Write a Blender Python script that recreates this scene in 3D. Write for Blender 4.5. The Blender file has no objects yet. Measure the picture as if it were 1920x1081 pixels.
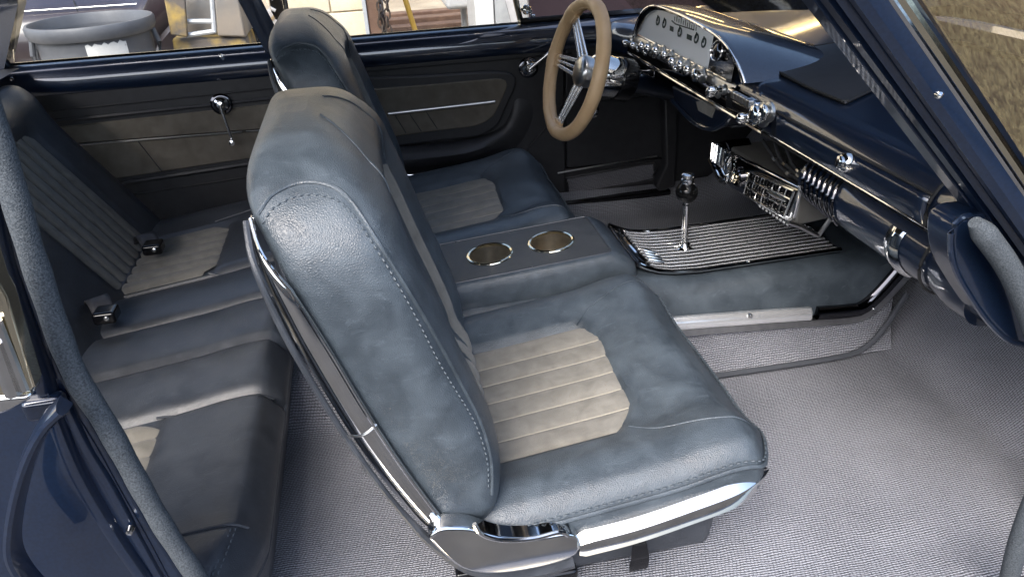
import bpy, bmesh, math, random
import numpy as np
from mathutils import Vector, Matrix
random.seed(7)
S = bpy.context.scene
COL = S.collection
R = math.radians

# ------------------------------------------------------------------ camera
FPX = 1387.0                       # focal length in pixels of the 1920 wide photograph
def nrm(v): v = np.array(v, float); return v / np.linalg.norm(v)
_Y = nrm((-308, -755, FPX)); _D = nrm((132, 2494, FPX)); _D = nrm(_D - _Y * _D.dot(_Y))
CM = np.array([np.cross(_Y, -_D), _Y, -_D])      # rows: car forward, car left, up in camera axes
CP = np.array((0.0, -1.231, 1.0))                # standing at the open passenger door
cam = bpy.data.cameras.new('camera'); cam_o = bpy.data.objects.new('camera', cam); COL.objects.link(cam_o)
cam.sensor_width = 36; cam.lens = FPX / 1920 * 36; cam.clip_start = .02; cam.clip_end = 500
_r = CM @ np.array((1, 0, 0)); _u = CM @ np.array((0, -1, 0)); _f = CM @ np.array((0, 0, 1))
cam_o.matrix_world = Matrix(((_r[0], _u[0], -_f[0], CP[0]), (_r[1], _u[1], -_f[1], CP[1]), (_r[2], _u[2], -_f[2], CP[2]), (0, 0, 0, 1)))
S.camera = cam_o

# ------------------------------------------------------------------ light
SUN_AZ, SUN_EL = R(-122), R(48)     # light comes in over the photographer's shoulder
W = bpy.data.worlds.new('World'); S.world = W; W.use_nodes = True
wn = W.node_tree.nodes; wl = W.node_tree.links
bg = wn['Background']; sky = wn.new('ShaderNodeTexSky'); sky.sky_type = 'NISHITA'; sky.sun_disc = False
sky.sun_elevation = SUN_EL; sky.sun_rotation = math.pi / 2 - SUN_AZ
sky.air_density = 1.0; sky.dust_density = 3.0; sky.ozone_density = 1.0
wl.new(sky.outputs[0], bg.inputs[0]); bg.inputs[1].default_value = 0.15
sun = bpy.data.lights.new('sun', 'SUN'); sun.energy = 1.35; sun.angle = R(40); sun.color = (1, .975, .95)
sun_o = bpy.data.objects.new('sun', sun); COL.objects.link(sun_o)
sd = Vector((math.cos(SUN_EL) * math.cos(SUN_AZ), math.cos(SUN_EL) * math.sin(SUN_AZ), math.sin(SUN_EL)))
sun_o.rotation_euler = sd.to_track_quat('Z', 'Y').to_euler(); sun_o.location = (0, -6, 6)
S.view_settings.view_transform = 'Standard'; S.view_settings.look = 'None'
S.view_settings.exposure = 1.82; S.view_settings.gamma = 1.0; S.view_settings.use_curve_mapping = False
try:
    S.cycles.use_denoising = True; S.cycles.denoiser = 'OPENIMAGEDENOISE'
    S.cycles.max_bounces = 8; S.cycles.sample_clamp_indirect = 6; S.cycles.caustics_reflective = False
except Exception: pass

# ------------------------------------------------------------------ measuring: a pixel of the photo and one known coordinate give a place in the car
def at(u, v, x=None, y=None, z=None):
    d = CM @ nrm((u - 960, v - 540, FPX))
    for i, k in enumerate((x, y, z)):
        if k is not None: return CP + d * ((k - CP[i]) / d[i])
def xz(pts, y): return [(lambda p: (p[0], p[2]))(at(u, v, y=y)) for u, v in pts]
def yz(pts, x): return [(lambda p: (p[1], p[2]))(at(u, v, x=x)) for u, v in pts]
def smooth_path(pts, n):
    """Catmull-Rom through pts, resampled to n points evenly by length."""
    P = np.array(pts, float); E = np.vstack((2 * P[0] - P[1], P, 2 * P[-1] - P[-2])); out = []
    for i in range(len(P) - 1):
        a, b, c, d = E[i:i + 4]
        for t in np.linspace(0, 1, 12, endpoint=False):
            out.append(.5 * ((2 * b) + (c - a) * t + (2 * a - 5 * b + 4 * c - d) * t * t + (3 * b - a - 3 * c + d) * t ** 3))
    out.append(P[-1]); return resample(out, n)
def resample(pts, n):
    P = np.array(pts, float); L = np.concatenate(([0], np.cumsum(np.linalg.norm(np.diff(P, axis=0), axis=1))))
    s = np.linspace(0, L[-1], n); return np.stack([np.interp(s, L, P[:, k]) for k in range(P.shape[1])], 1)
def sstep(a, b, x):
    t = min(1, max(0, (x - a) / (b - a))); return t * t * (3 - 2 * t)

# ------------------------------------------------------------------ materials
def mat(name, c1, c2=None, rough=.5, metal=0, scale=20, detail=5, lo=.35, hi=.65, bump=0, bscale=200, kind='noise', coat=0, spec=.5, sheen=0, rvar=0, flake=0, speck=None, dist=0, bdist=.001):
    m = bpy.data.materials.new(name); m.use_nodes = True; nt = m.node_tree; N = nt.nodes; L = nt.links
    p = N['Principled BSDF']; tc = N.new('ShaderNodeTexCoord')
    p.inputs['Base Color'].default_value = (*c1, 1); p.inputs['Roughness'].default_value = rough
    p.inputs['Metallic'].default_value = metal; p.inputs['Coat Weight'].default_value = coat; p.inputs['Coat Roughness'].default_value = .04
    p.inputs['Specular IOR Level'].default_value = spec; p.inputs['Sheen Weight'].default_value = sheen
    col = None
    if c2:
        n = N.new('ShaderNodeTexNoise'); n.inputs['Scale'].default_value = scale; n.inputs['Detail'].default_value = detail; n.inputs['Distortion'].default_value = dist
        L.new(tc.outputs['Object'], n.inputs['Vector'])
        r = N.new('ShaderNodeValToRGB'); r.color_ramp.elements[0].position = lo; r.color_ramp.elements[1].position = hi
        r.color_ramp.elements[0].color = (*c1, 1); r.color_ramp.elements[1].color = (*c2, 1)
        L.new(n.outputs['Fac'], r.inputs['Fac']); col = r.outputs[0]
        if rvar:
            mr = N.new('ShaderNodeMapRange'); mr.inputs[1].default_value = .3; mr.inputs[2].default_value = .7
            mr.inputs[3].default_value = rough - rvar; mr.inputs[4].default_value = rough + rvar
            L.new(n.outputs['Fac'], mr.inputs[0]); L.new(mr.outputs[0], p.inputs['Roughness'])
    if speck:
        n = N.new('ShaderNodeTexNoise'); n.inputs['Scale'].default_value = speck[1]; n.inputs['Detail'].default_value = 3
        L.new(tc.outputs['Object'], n.inputs['Vector'])
        r = N.new('ShaderNodeValToRGB'); r.color_ramp.elements[0].position = speck[2]; r.color_ramp.elements[1].position = speck[2] + .08
        r.color_ramp.elements[0].color = (0, 0, 0, 1); r.color_ramp.elements[1].color = (1, 1, 1, 1)
        mx = N.new('ShaderNodeMix'); mx.data_type = 'RGBA'
        L.new(n.outputs['Fac'], r.inputs['Fac']); L.new(r.outputs[0], mx.inputs['Factor'])
        if col is not None: L.new(col, mx.inputs['A'])
        else: mx.inputs['A'].default_value = (*c1, 1)
        mx.inputs['B'].default_value = (*speck[0], 1); col = mx.outputs['Result']
    if col is not None: L.new(col, p.inputs['Base Color'])
    if bump:
        if kind == 'voronoi':
            b = N.new('ShaderNodeTexVoronoi'); b.feature = 'DISTANCE_TO_EDGE'; o = b.outputs['Distance']
        else:
            b = N.new('ShaderNodeTexNoise'); b.inputs['Detail'].default_value = 4; o = b.outputs['Fac']
        b.inputs['Scale'].default_value = bscale; L.new(tc.outputs['Object'], b.inputs['Vector'])
        bp = N.new('ShaderNodeBump'); bp.inputs['Strength'].default_value = bump; bp.inputs['Distance'].default_value = bdist
        L.new(o, bp.inputs['Height']); L.new(bp.outputs[0], p.inputs['Normal'])
        m['bump'] = 1
    return m

def leather_mat(name, dark, light, rough=.42, grain=.6):
    """pull-up leather: pebbled grain, soft cloudy wear, fine scuffs"""
    m = mat(name, dark, light, rough=rough, scale=26, detail=12, lo=.34, hi=.74, bump=grain, bscale=440, kind='voronoi', rvar=.06, dist=.5, bdist=.0010)
    nt = m.node_tree; N = nt.nodes; L = nt.links; p = N['Principled BSDF']
    tc = [n for n in N if n.type == 'TEX_COORD'][0]
    # scuffs: stretched thin noise laid over the colour
    mp = N.new('ShaderNodeMapping'); mp.inputs['Scale'].default_value = (1.0, 3.2, 1.6); mp.inputs['Rotation'].default_value = (.3, .5, .9)
    n = N.new('ShaderNodeTexNoise'); n.inputs['Scale'].default_value = 34; n.inputs['Detail'].default_value = 10; n.inputs['Roughness'].default_value = .68; n.inputs['Distortion'].default_value = 1.4
    L.new(tc.outputs['Object'], mp.inputs['Vector']); L.new(mp.outputs[0], n.inputs['Vector'])
    r = N.new('ShaderNodeValToRGB'); r.color_ramp.elements[0].position = .56; r.color_ramp.elements[1].position = .74
    r.color_ramp.elements[0].color = (0, 0, 0, 1); r.color_ramp.elements[1].color = (.45, .45, .45, 1)
    L.new(n.outputs['Fac'], r.inputs['Fac'])
    mx = N.new('ShaderNodeMix'); mx.data_type = 'RGBA'; src = p.inputs['Base Color'].links[0].from_socket
    L.new(src, mx.inputs['A']); mx.inputs['B'].default_value = (*[c * 1.55 + .012 for c in light], 1); L.new(r.outputs[0], mx.inputs['Factor'])
    L.new(mx.outputs['Result'], p.inputs['Base Color'])
    # soft wrinkles under the grain
    b1 = [q for q in N if q.type == 'BUMP'][0]
    n2 = N.new('ShaderNodeTexNoise'); n2.inputs['Scale'].default_value = 24; n2.inputs['Detail'].default_value = 6; L.new(tc.outputs['Object'], n2.inputs['Vector'])
    b2 = N.new('ShaderNodeBump'); b2.inputs['Strength'].default_value = .22; b2.inputs['Distance'].default_value = .004
    L.new(n2.outputs['Fac'], b2.inputs['Height']); L.new(b2.outputs[0], b1.inputs['Normal'])
    return m

def carpet_mat(name, dark, light, rows=255, loops=190):
    """loop pile laid in rows; UV in metres"""
    m = bpy.data.materials.new(name); m.use_nodes = True; nt = m.node_tree; N = nt.nodes; L = nt.links; p = N['Principled BSDF']
    uv = N.new('ShaderNodeTexCoord'); nz = N.new('ShaderNodeTexNoise'); nz.inputs['Scale'].default_value = 28; nz.inputs['Detail'].default_value = 3
    L.new(uv.outputs['UV'], nz.inputs['Vector'])
    sub = N.new('ShaderNodeVectorMath'); sub.operation = 'SUBTRACT'; sub.inputs[1].default_value = (.5, .5, .5); L.new(nz.outputs['Color'], sub.inputs[0])
    sc = N.new('ShaderNodeVectorMath'); sc.operation = 'SCALE'; sc.inputs['Scale'].default_value = .007; L.new(sub.outputs[0], sc.inputs[0])
    ad = N.new('ShaderNodeVectorMath'); ad.operation = 'ADD'; L.new(uv.outputs['UV'], ad.inputs[0]); L.new(sc.outputs[0], ad.inputs[1])
    sp = N.new('ShaderNodeSeparateXYZ'); L.new(ad.outputs[0], sp.inputs[0])
    def mth(op, a, b=None, c=None):
        q = N.new('ShaderNodeMath'); q.operation = op
        for i, k in enumerate((a, b, c)):
            if k is None: continue
            if isinstance(k, (int, float)): q.inputs[i].default_value = k
            else: L.new(k, q.inputs[i])
        return q.outputs[0]
    row = mth('MULTIPLY', sp.outputs['Y'], rows); rid = mth('FLOOR', row)
    sr = mth('ABSOLUTE', mth('SINE', mth('MULTIPLY', row, math.pi)))
    off = mth('MULTIPLY', mth('FRACT', mth('MULTIPLY', rid, .381)), 2.0)
    lp = mth('ADD', mth('MULTIPLY', sp.outputs['X'], loops), off)
    sl = mth('ABSOLUTE', mth('SINE', mth('MULTIPLY', lp, math.pi)))
    h = mth('MULTIPLY', mth('POWER', sr, .55), mth('ADD', mth('MULTIPLY', mth('POWER', sl, .5), .5), .5))
    fz = N.new('ShaderNodeTexNoise'); fz.inputs['Scale'].default_value = 420; fz.inputs['Detail'].default_value = 2; L.new(uv.outputs['UV'], fz.inputs['Vector'])
    hh = mth('ADD', h, mth('MULTIPLY', mth('SUBTRACT', fz.outputs['Fac'], .5), 1.0))
    big = N.new('ShaderNodeTexNoise'); big.inputs['Scale'].default_value = 5; big.inputs['Detail'].default_value = 5; L.new(uv.outputs['UV'], big.inputs['Vector'])
    hb = mth('ADD', hh, mth('MULTIPLY', mth('SUBTRACT', big.outputs['Fac'], .5), .55))
    r = N.new('ShaderNodeValToRGB'); r.color_ramp.elements[0].position = .28; r.color_ramp.elements[1].position = .95
    r.color_ramp.elements[0].color = (*dark, 1); r.color_ramp.elements[1].color = (*light, 1); L.new(hb, r.inputs['Fac'])
    L.new(r.outputs[0], p.inputs['Base Color']); p.inputs['Roughness'].default_value = .95; p.inputs['Specular IOR Level'].default_value = .15
    bp = N.new('ShaderNodeBump'); bp.inputs['Strength'].default_value = .9; bp.inputs['Distance'].default_value = .0025
    L.new(hh, bp.inputs['Height']); L.new(bp.outputs[0], p.inputs['Normal'])
    return m

M = {}
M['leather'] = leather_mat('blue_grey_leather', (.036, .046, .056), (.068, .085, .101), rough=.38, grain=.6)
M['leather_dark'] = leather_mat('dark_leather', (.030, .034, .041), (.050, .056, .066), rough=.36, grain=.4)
M['console_top'] = leather_mat('console_top_leather', (.028, .030, .032), (.055, .058, .060), rough=.5, grain=.4)
M['thread'] = mat('navy_thread', (.058, .073, .087), rough=.6)
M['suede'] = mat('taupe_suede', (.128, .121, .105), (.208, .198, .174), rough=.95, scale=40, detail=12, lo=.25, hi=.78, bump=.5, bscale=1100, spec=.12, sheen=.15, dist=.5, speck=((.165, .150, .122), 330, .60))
M['suede_shaded'] = mat('shaded_door_suede', (.105, .093, .075), (.160, .143, .117), rough=.95, scale=26, detail=8, lo=.3, hi=.75, bump=.4, bscale=1100, spec=.12, dist=.4)  # same suede as the seats, far-side shade put into its colour
M['suede_thread'] = mat('pale_suede_seam', (.27, .25, .205), rough=.9)
M['vinyl'] = mat('black_vinyl', (.017, .017, .0185), (.024, .024, .026), rough=.5, scale=40, bump=.25, bscale=700, bdist=.0004)
M['black'] = mat('black_plastic', (.005, .005, .006), rough=.14)
M['rubber'] = mat('black_rubber', (.012, .012, .013), rough=.7)
def paint_mat():
    m = mat('navy_metallic_paint', (.0048, .0115, .030), (.0066, .0158, .040), rough=.32, metal=.3, scale=300, detail=2, coat=1.0, speck=((.5, .55, .6), 260, .88))
    m.node_tree.nodes['Principled BSDF'].inputs['Coat IOR'].default_value = 1.75
    return m
M['paint'] = paint_mat()
M['chrome'] = mat('chrome', (.78, .78, .77), (.70, .69, .67), rough=.07, metal=1, scale=30, bump=.02, bscale=40)
M['satin'] = mat('brushed_metal', (.55, .55, .54), (.45, .45, .45), rough=.28, metal=1, scale=60)
M['brass'] = mat('warm_chrome', (.78, .70, .52), rough=.12, metal=1)
M['cup'] = mat('brushed_cup_metal', (.66, .61, .52), (.55, .50, .42), rough=.3, metal=1, scale=80)
M['spoke'] = mat('polished_aluminium', (.86, .87, .88), rough=.25, metal=.75)
M['asphalt'] = mat('dark_asphalt', (.035, .035, .037), (.055, .054, .052), rough=.9, scale=14, detail=8, bump=.6, bscale=120, bdist=.004)
M['lamp'] = bpy.data.materials.new('warm_lamp'); M['lamp'].use_nodes = True
_p = M['lamp'].node_tree.nodes['Principled BSDF']; _p.inputs['Emission Color'].default_value = (1, .66, .22, 1); _p.inputs['Emission Strength'].default_value = 6
M['gunmetal'] = mat('gunmetal', (.13, .128, .118), (.17, .167, .155), rough=.38, metal=.4, scale=20)
M['knob'] = mat('black_knob', (.004, .004, .004), rough=.12, spec=.25)
M['dark_chrome'] = mat('black_chrome', (.10, .10, .11), rough=.08, metal=1)
M['tan'] = mat('tan_leather', (.50, .335, .18), (.56, .385, .215), rough=.42, scale=30, bump=.25, bscale=500, kind='voronoi', bdist=.0004)
M['windlace'] = mat('grey_fuzzy_windlace', (.036, .043, .050), (.105, .118, .130), rough=.95, scale=620, detail=5, lo=.3, hi=.75, bump=.8, bscale=800, spec=.15, bdist=.0012)
M['carpet'] = carpet_mat('grey_loop_carpet', (.085, .088, .099), (.310, .318, .350))
M['carpet_dark'] = carpet_mat('charcoal_carpet', (.06, .06, .066), (.24, .24, .26))
M['binding'] = mat('carpet_binding', (.05, .055, .065), rough=.8, bump=.4, bscale=500)
M['gauge'] = mat('silver_gauge_face', (.88, .90, .92), (.90, .92, .94), rough=.3, scale=8)
M['ink'] = mat('gauge_print', (.03, .05, .05), rough=.6)
M['headliner'] = mat('headliner', (.05, .045, .04), rough=.95, bump=.3, bscale=300)
M['bin'] = mat('grey_bin_plastic', (.075, .078, .088), (.105, .108, .118), rough=.5, scale=9, speck=((.45, .45, .45), 70, .76))
M['label'] = mat('torn_paper_label', (.62, .61, .58), (.70, .69, .66), rough=.8, scale=12, speck=((.12, .11, .10), 26, .70))
M['maroon'] = mat('dark_maroon_paint', (.022, .014, .017), (.030, .020, .023), rough=.3, coat=.6, scale=4)
M['rust'] = mat('yellow_flaking_paint', (.40, .27, .07), (.12, .10, .085), rough=.85, scale=8, detail=9, lo=.44, hi=.58, bump=.5, bscale=60, speck=((.13, .08, .05), 22, .66))
M['weathered'] = mat('weathered_grey_metal', (.16, .155, .15), (.23, .19, .15), rough=.8, scale=8, detail=8, bump=.3, bscale=60)
M['block'] = mat('cream_block', (.62, .53, .38), (.69, .60, .45), rough=.9, scale=7, detail=8, bump=.5, bscale=90, bdist=.004)
M['mortar'] = mat('pale_mortar', (.50, .43, .32), rough=.95)
M['post'] = mat('brown_post', (.11, .06, .04), (.17, .10, .065), rough=.85, scale=14, bump=.4, bscale=60)
M['rusty_iron'] = mat('dark_iron', (.05, .04, .035), (.10, .07, .05), rough=.7, metal=.5, scale=60)
M['yellow'] = mat('yellow_painted_steel', (.55, .34, .06), (.48, .29, .05), rough=.5, scale=20)
M['white'] = mat('white_painted_metal', (.70, .70, .70), (.62, .62, .61), rough=.5, scale=10)
M['grey_steel'] = mat('galvanised_steel', (.42, .43, .44), (.55, .56, .57), rough=.5, metal=.3, scale=16)
M['yard'] = mat('dusty_concrete', (.26, .215, .16), (.37, .31, .235), rough=.95, scale=2.2, detail=9, bump=.5, bscale=30, bdist=.01)
M['web'] = mat('black_webbing', (.03, .03, .034), (.045, .045, .05), rough=.6, scale=80, bump=.4, bscale=400)

def glass_mat(name, tint, dust, amount, scale, rough=.02, lo=.35, hi=.75):
    m = bpy.data.materials.new(name); m.use_nodes = True; nt = m.node_tree; N = nt.nodes; L = nt.links
    out = N['Material Output']; N.remove(N['Principled BSDF'])
    tr = N.new('ShaderNodeBsdfTransparent'); tr.inputs[0].default_value = (*tint, 1)
    gl = N.new('ShaderNodeBsdfGlossy'); gl.inputs['Roughness'].default_value = rough
    fr = N.new('ShaderNodeFresnel'); fr.inputs[0].default_value = 1.5
    mx = N.new('ShaderNodeMixShader'); L.new(fr.outputs[0], mx.inputs[0]); L.new(tr.outputs[0], mx.inputs[1]); L.new(gl.outputs[0], mx.inputs[2])
    df = N.new('ShaderNodeBsdfDiffuse'); df.inputs[0].default_value = (*dust, 1)
    tc = N.new('ShaderNodeTexCoord'); n = N.new('ShaderNodeTexNoise'); n.inputs['Scale'].default_value = scale; n.inputs['Detail'].default_value = 9; n.inputs['Roughness'].default_value = .85
    L.new(tc.outputs['Object'], n.inputs['Vector'])
    mr = N.new('ShaderNodeMapRange'); mr.inputs[1].default_value = lo; mr.inputs[2].default_value = hi; mr.inputs[3].default_value = amount[0]; mr.inputs[4].default_value = amount[1]
    L.new(n.outputs['Fac'], mr.inputs[0])
    m2 = N.new('ShaderNodeMixShader'); L.new(mr.outputs[0], m2.inputs[0]); L.new(mx.outputs[0], m2.inputs[1]); L.new(df.outputs[0], m2.inputs[2])
    L.new(m2.outputs[0], out.inputs[0]); return m
M['glass'] = glass_mat('side_glass', (.93, .95, .95), (.5, .5, .5), (0.0, .05), 60)
M['windshield'] = glass_mat('dusty_gold_reflection_glass', (.94, .94, .91), (.150, .125, .065), (.06, .62), 120, .05, .38, .64)  # dust film whose gold colour stands in for warm reflections

# ------------------------------------------------------------------ mesh helpers
class MB:
    def __init__(s): s.v = []; s.f = []; s.uv = {}
    def add(s, vs, fs):
        o = len(s.v); s.v += [tuple(map(float, p)) for p in vs]; s.f += [tuple(i + o for i in f) for f in fs]; return s
    def grid(s, P, cu=False, cv=False, flip=False, uv=None):
        """P[i][j] points; cu/cv close the rows/columns"""
        nu, nv = len(P), len(P[0]); vs = [p for row in P for p in row]; fs = []
        for i in range(nu if cu else nu - 1):
            for j in range(nv if cv else nv - 1):
                q = (i * nv + j, ((i + 1) % nu) * nv + j, ((i + 1) % nu) * nv + (j + 1) % nv, i * nv + (j + 1) % nv)
                fs.append(q[::-1] if flip else q)
        o = len(s.v)
        if uv is not None:
            k = 0
            for row in uv:
                for c in row: s.uv[o + k] = c; k += 1
        return s.add(vs, fs)
    def fan(s, ring, flip=False):
        c = np.mean(np.array(ring, float), 0); n = len(ring)
        return s.add(list(ring) + [c], [((i + 1) % n, i, n) if flip else (i, (i + 1) % n, n) for i in range(n)])
    def loft(s, rings, cap=True):
        s.grid(rings, cv=True)
        if cap: s.fan(rings[0]); s.fan(rings[-1], True)
        return s
    def tube(s, path, r, n=10, closed=False, cap=True, up=(0, 0, 1)):
        P = np.array(path, float); m = len(P); rings = []
        rr = r if hasattr(r, '__len__') else [r] * m
        for i in range(m):
            t = nrm(P[(i + 1) % m] - P[i - 1]) if closed else nrm(P[min(i + 1, m - 1)] - P[max(i - 1, 0)])
            a = np.cross(t, up)
            if np.linalg.norm(a) < 1e-3: a = np.cross(t, (1, 0, 0))
            a = nrm(a); b = np.cross(t, a)
            rings.append([P[i] + rr[i] * (a * math.cos(k) + b * math.sin(k)) for k in np.linspace(0, 2 * math.pi, n, endpoint=False)])
        if closed: return s.grid(rings, cu=True, cv=True)
        return s.loft(rings, cap)
    def lathe(s, prof, o=(0, 0, 0), axis=(0, 0, 1), n=24, cap=True):
        """prof: (radius, along) pairs"""
        ax = nrm(axis); a = np.cross(ax, (0, 0, 1) if abs(ax[2]) < .9 else (1, 0, 0)); a = nrm(a); b = np.cross(ax, a); o = np.array(o, float)
        rings = [[o + ax * h + r * (a * math.cos(k) + b * math.sin(k)) for k in np.linspace(0, 2 * math.pi, n, endpoint=False)] for r, h in prof]
        return s.loft(rings, cap)
    def box(s, a, b, T=None):
        x0, y0, z0 = a; x1, y1, z1 = b
        vs = [(x, y, z) for x in (x0, x1) for y in (y0, y1) for z in (z0, z1)]
        if T is not None: vs = [T(p) for p in vs]
        return s.add(vs, [(0, 1, 3, 2), (4, 6, 7, 5), (0, 4, 5, 1), (2, 3, 7, 6), (0, 2, 6, 4), (1, 5, 7, 3)])
    def prism(s, poly, d0, d1, axis='y', T=None):
        """poly in the two other axes, extruded from d0 to d1"""
        def mk(p, d):
            q = {'y': (p[0], d, p[1]), 'x': (d, p[0], p[1]), 'z': (p[0], p[1], d)}[axis]
            return T(q) if T else q
        n = len(poly); vs = [mk(p, d0) for p in poly] + [mk(p, d1) for p in poly]
        fs = [tuple(range(n))[::-1], tuple(range(n, 2 * n))] + [(i, (i + 1) % n, n + (i + 1) % n, n + i) for i in range(n)]
        return s.add(vs, fs)
    def rbox(s, a, b, r, seg=4, n=(10, 10, 3), fn=None):
        ax = []
        for k in range(3):
            rr = min(r, (b[k] - a[k]) / 2 - 1e-4); t = [math.tan(math.pi / 4 * i / seg) for i in range(seg, 0, -1)]
            lo = [a[k] + rr - rr * q for q in t]; hi = [b[k] - rr + rr * q for q in t[::-1]]
            ax.append(lo + list(np.linspace(a[k] + rr, b[k] - rr, n[k] + 1)) + hi)
        nn = [len(q) for q in ax]; idx = {}; vs = []; lo = np.array([a[k] + min(r, (b[k] - a[k]) / 2 - 1e-4) for k in range(3)]); hi = np.array([b[k] - min(r, (b[k] - a[k]) / 2 - 1e-4) for k in range(3)])
        def vid(i, j, k):
            if (i, j, k) not in idx:
                q = np.array((ax[0][i], ax[1][j], ax[2][k])); c = np.clip(q, lo, hi); d = q - c; l = np.linalg.norm(d)
                p = c + d / l * min(r, *((b[m] - a[m]) / 2 for m in range(3))) if l > 1e-9 else q
                idx[(i, j, k)] = len(vs); vs.append(fn(p) if fn else p)
            return idx[(i, j, k)]
        fs = []
        for A, B, Cc in ((0, 1, 2), (1, 2, 0), (2, 0, 1)):
            for side in (0, nn[Cc] - 1):
                for i in range(nn[A] - 1):
                    for j in range(nn[B] - 1):
                        q = []
                        for di, dj in ((0, 0), (1, 0), (1, 1), (0, 1)):
                            t = [0, 0, 0]; t[A] = i + di; t[B] = j + dj; t[Cc] = side; q.append(vid(*t))
                        fs.append(tuple(q) if side else tuple(q[::-1]))
        return s.add(vs, fs)
    def build(s, name, m, parent=None, bevel=0, bseg=2, smooth=True, angle=40, label=None, kind=None, sub=0):
        o3 = np.zeros(3)
        q = parent
        while q is not None: o3 = o3 + np.array(q.location); q = q.parent
        me = bpy.data.meshes.new(name); me.from_pydata([tuple(np.array(p) - o3) for p in s.v], [], s.f); me.validate()
        bm = bmesh.new(); bm.from_mesh(me); bmesh.ops.recalc_face_normals(bm, faces=bm.faces); bm.to_mesh(me); bm.free()
        if s.uv:
            ul = me.uv_layers.new(name='UVMap')
            for lp in me.loops: ul.data[lp.index].uv = s.uv.get(lp.vertex_index, (0, 0))
        if smooth:
            me.polygons.foreach_set('use_smooth', [True] * len(me.polygons)); me.set_sharp_from_angle(angle=R(angle))
        me.materials.append(M[m] if isinstance(m, str) else m)
        ob = bpy.data.objects.new(name, me); COL.objects.link(ob)
        if parent is not None: ob.parent = parent
        if bevel:
            b = ob.modifiers.new('bevel', 'BEVEL'); b.width = bevel; b.segments = bseg; b.limit_method = 'ANGLE'; b.angle_limit = R(35); b.harden_normals = False
        if sub:
            d = ob.modifiers.new('sub', 'SUBSURF'); d.levels = sub; d.render_levels = sub
        if label: ob['label'] = label
        if kind: ob['kind'] = kind
        return ob
def tag(o, label, cat, group=None):
    o['label'] = label; o['category'] = cat
    if group: o['group'] = group
    return o
def thing(name, label, cat, loc, group=None):
    o = bpy.data.objects.new(name, None); COL.objects.link(o); o.location = loc; o.empty_display_size = .05
    return tag(o, label, cat, group)
def stitches(path, off, L=.005, gap=.0035, r=.0008):
    """little thread dashes along a path; off is the direction they stand proud"""
    b = MB(); P = np.array(path, float); D = np.concatenate(([0], np.cumsum(np.linalg.norm(np.diff(P, axis=0), axis=1))))
    s = 0.0; f = lambda t: np.array([np.interp(t, D, P[:, k]) for k in range(3)])
    while s + L < D[-1]:
        a, c = f(s), f(s + L); m = (a + c) / 2 + np.array(off) * r * .7; b.tube([a - np.array(off) * r * .6, m, c - np.array(off) * r * .6], r, 5); s += L + gap
    return b
# ================================================================== setting: yard ground, carpeted floor
def ground():
    b = MB(); n = 40
    P = [[(x, y, -.2 + .012 * math.sin(x * 1.7 + y) + (.0)) for y in np.linspace(-60, 60, n)] for x in np.linspace(-60, 60, n)]
    b.grid(P); o = b.build('ground', 'yard'); o['kind'] = 'structure'; o['label'] = 'dusty brown concrete yard outside the car'
ground()
def bounce_blocker():  # unseen dark sheet added so the ground bounces less light inside
    b = MB(); b.grid([[(x, y, -.180 + .003 * math.sin(x * 3 + y * 2)) for y in np.linspace(-40, 1.25, 30)] for x in np.linspace(-40, 40, 40)]); o = b.build('bounce_blocker', 'asphalt'); o['kind'] = 'structure'; o['label'] = 'unseen dark ground sheet added to cut bounce light'
bounce_blocker()
def sky_blocker():  # unseen wall added to cut low sky light from behind the camera
    b = MB(); b.box((-14, -4.6, -.2), (14, -4.3, 1.3)); o = b.build('sky_blocker_wall', 'weathered', bevel=.02); o['kind'] = 'structure'; o['label'] = 'unseen brown wall added behind the camera to block low sky'
sky_blocker()
def add_front_wall():  # unseen wall added to block sky ahead and feed reflections
    b = MB(); b.box((5.9, -1.1, -.2), (6.1, 4.4, 2.2)); o = b.build('added_front_wall', 'post', bevel=.02); o['kind'] = 'structure'; o['label'] = 'unseen brown wall added ahead of the car to shape light and reflections'
add_front_wall()
def reflector_wall():  # unseen pale wall added as a reflector for paint and chrome
    b = MB(); b.box((-16, 9.0, -.2), (16, 9.3, 5.2)); o = b.build('reflector_wall', 'block', bevel=.02); o['kind'] = 'structure'; o['label'] = 'unseen pale wall added across the yard as a reflector'
reflector_wall()

def floor_h(x, y):
    z = .150
    z += max(0, x - .93) * .55 + .16 * sstep(.93, 1.25, x)                      # toe board
    z += .075 * (1 - sstep(.06, .17, abs(y))) * (1 - sstep(.3, .45, x))         # transmission tunnel behind the console
    z += .05 * sstep(.60, .70, y) + .015 * sstep(.60, .70, -y)
    z += .004 * math.sin(x * 9 + 1) * math.sin(y * 7)
    return z
def floor():
    b = MB(); xs = np.linspace(-.62, 1.30, 120); ys = np.linspace(-.70, .70, 90); P = []; U = []
    sx = {y: 0 for y in ys}; last = {}
    for x in xs:
        row = []; u = []
        for y in ys:
            p = (x, y, floor_h(x, y))
            if y in last: sx[y] += math.hypot(p[0] - last[y][0], p[2] - last[y][2])
            last[y] = p; row.append(p); u.append((sx[y], y + .03 * math.sin(x * 2.1)))
        P.append(row); U.append(u)
    b.grid(P, uv=U); o = b.build('floor', 'carpet'); o['kind'] = 'structure'; o['label'] = 'grey loop pile carpet on the car floor'
floor()

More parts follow.
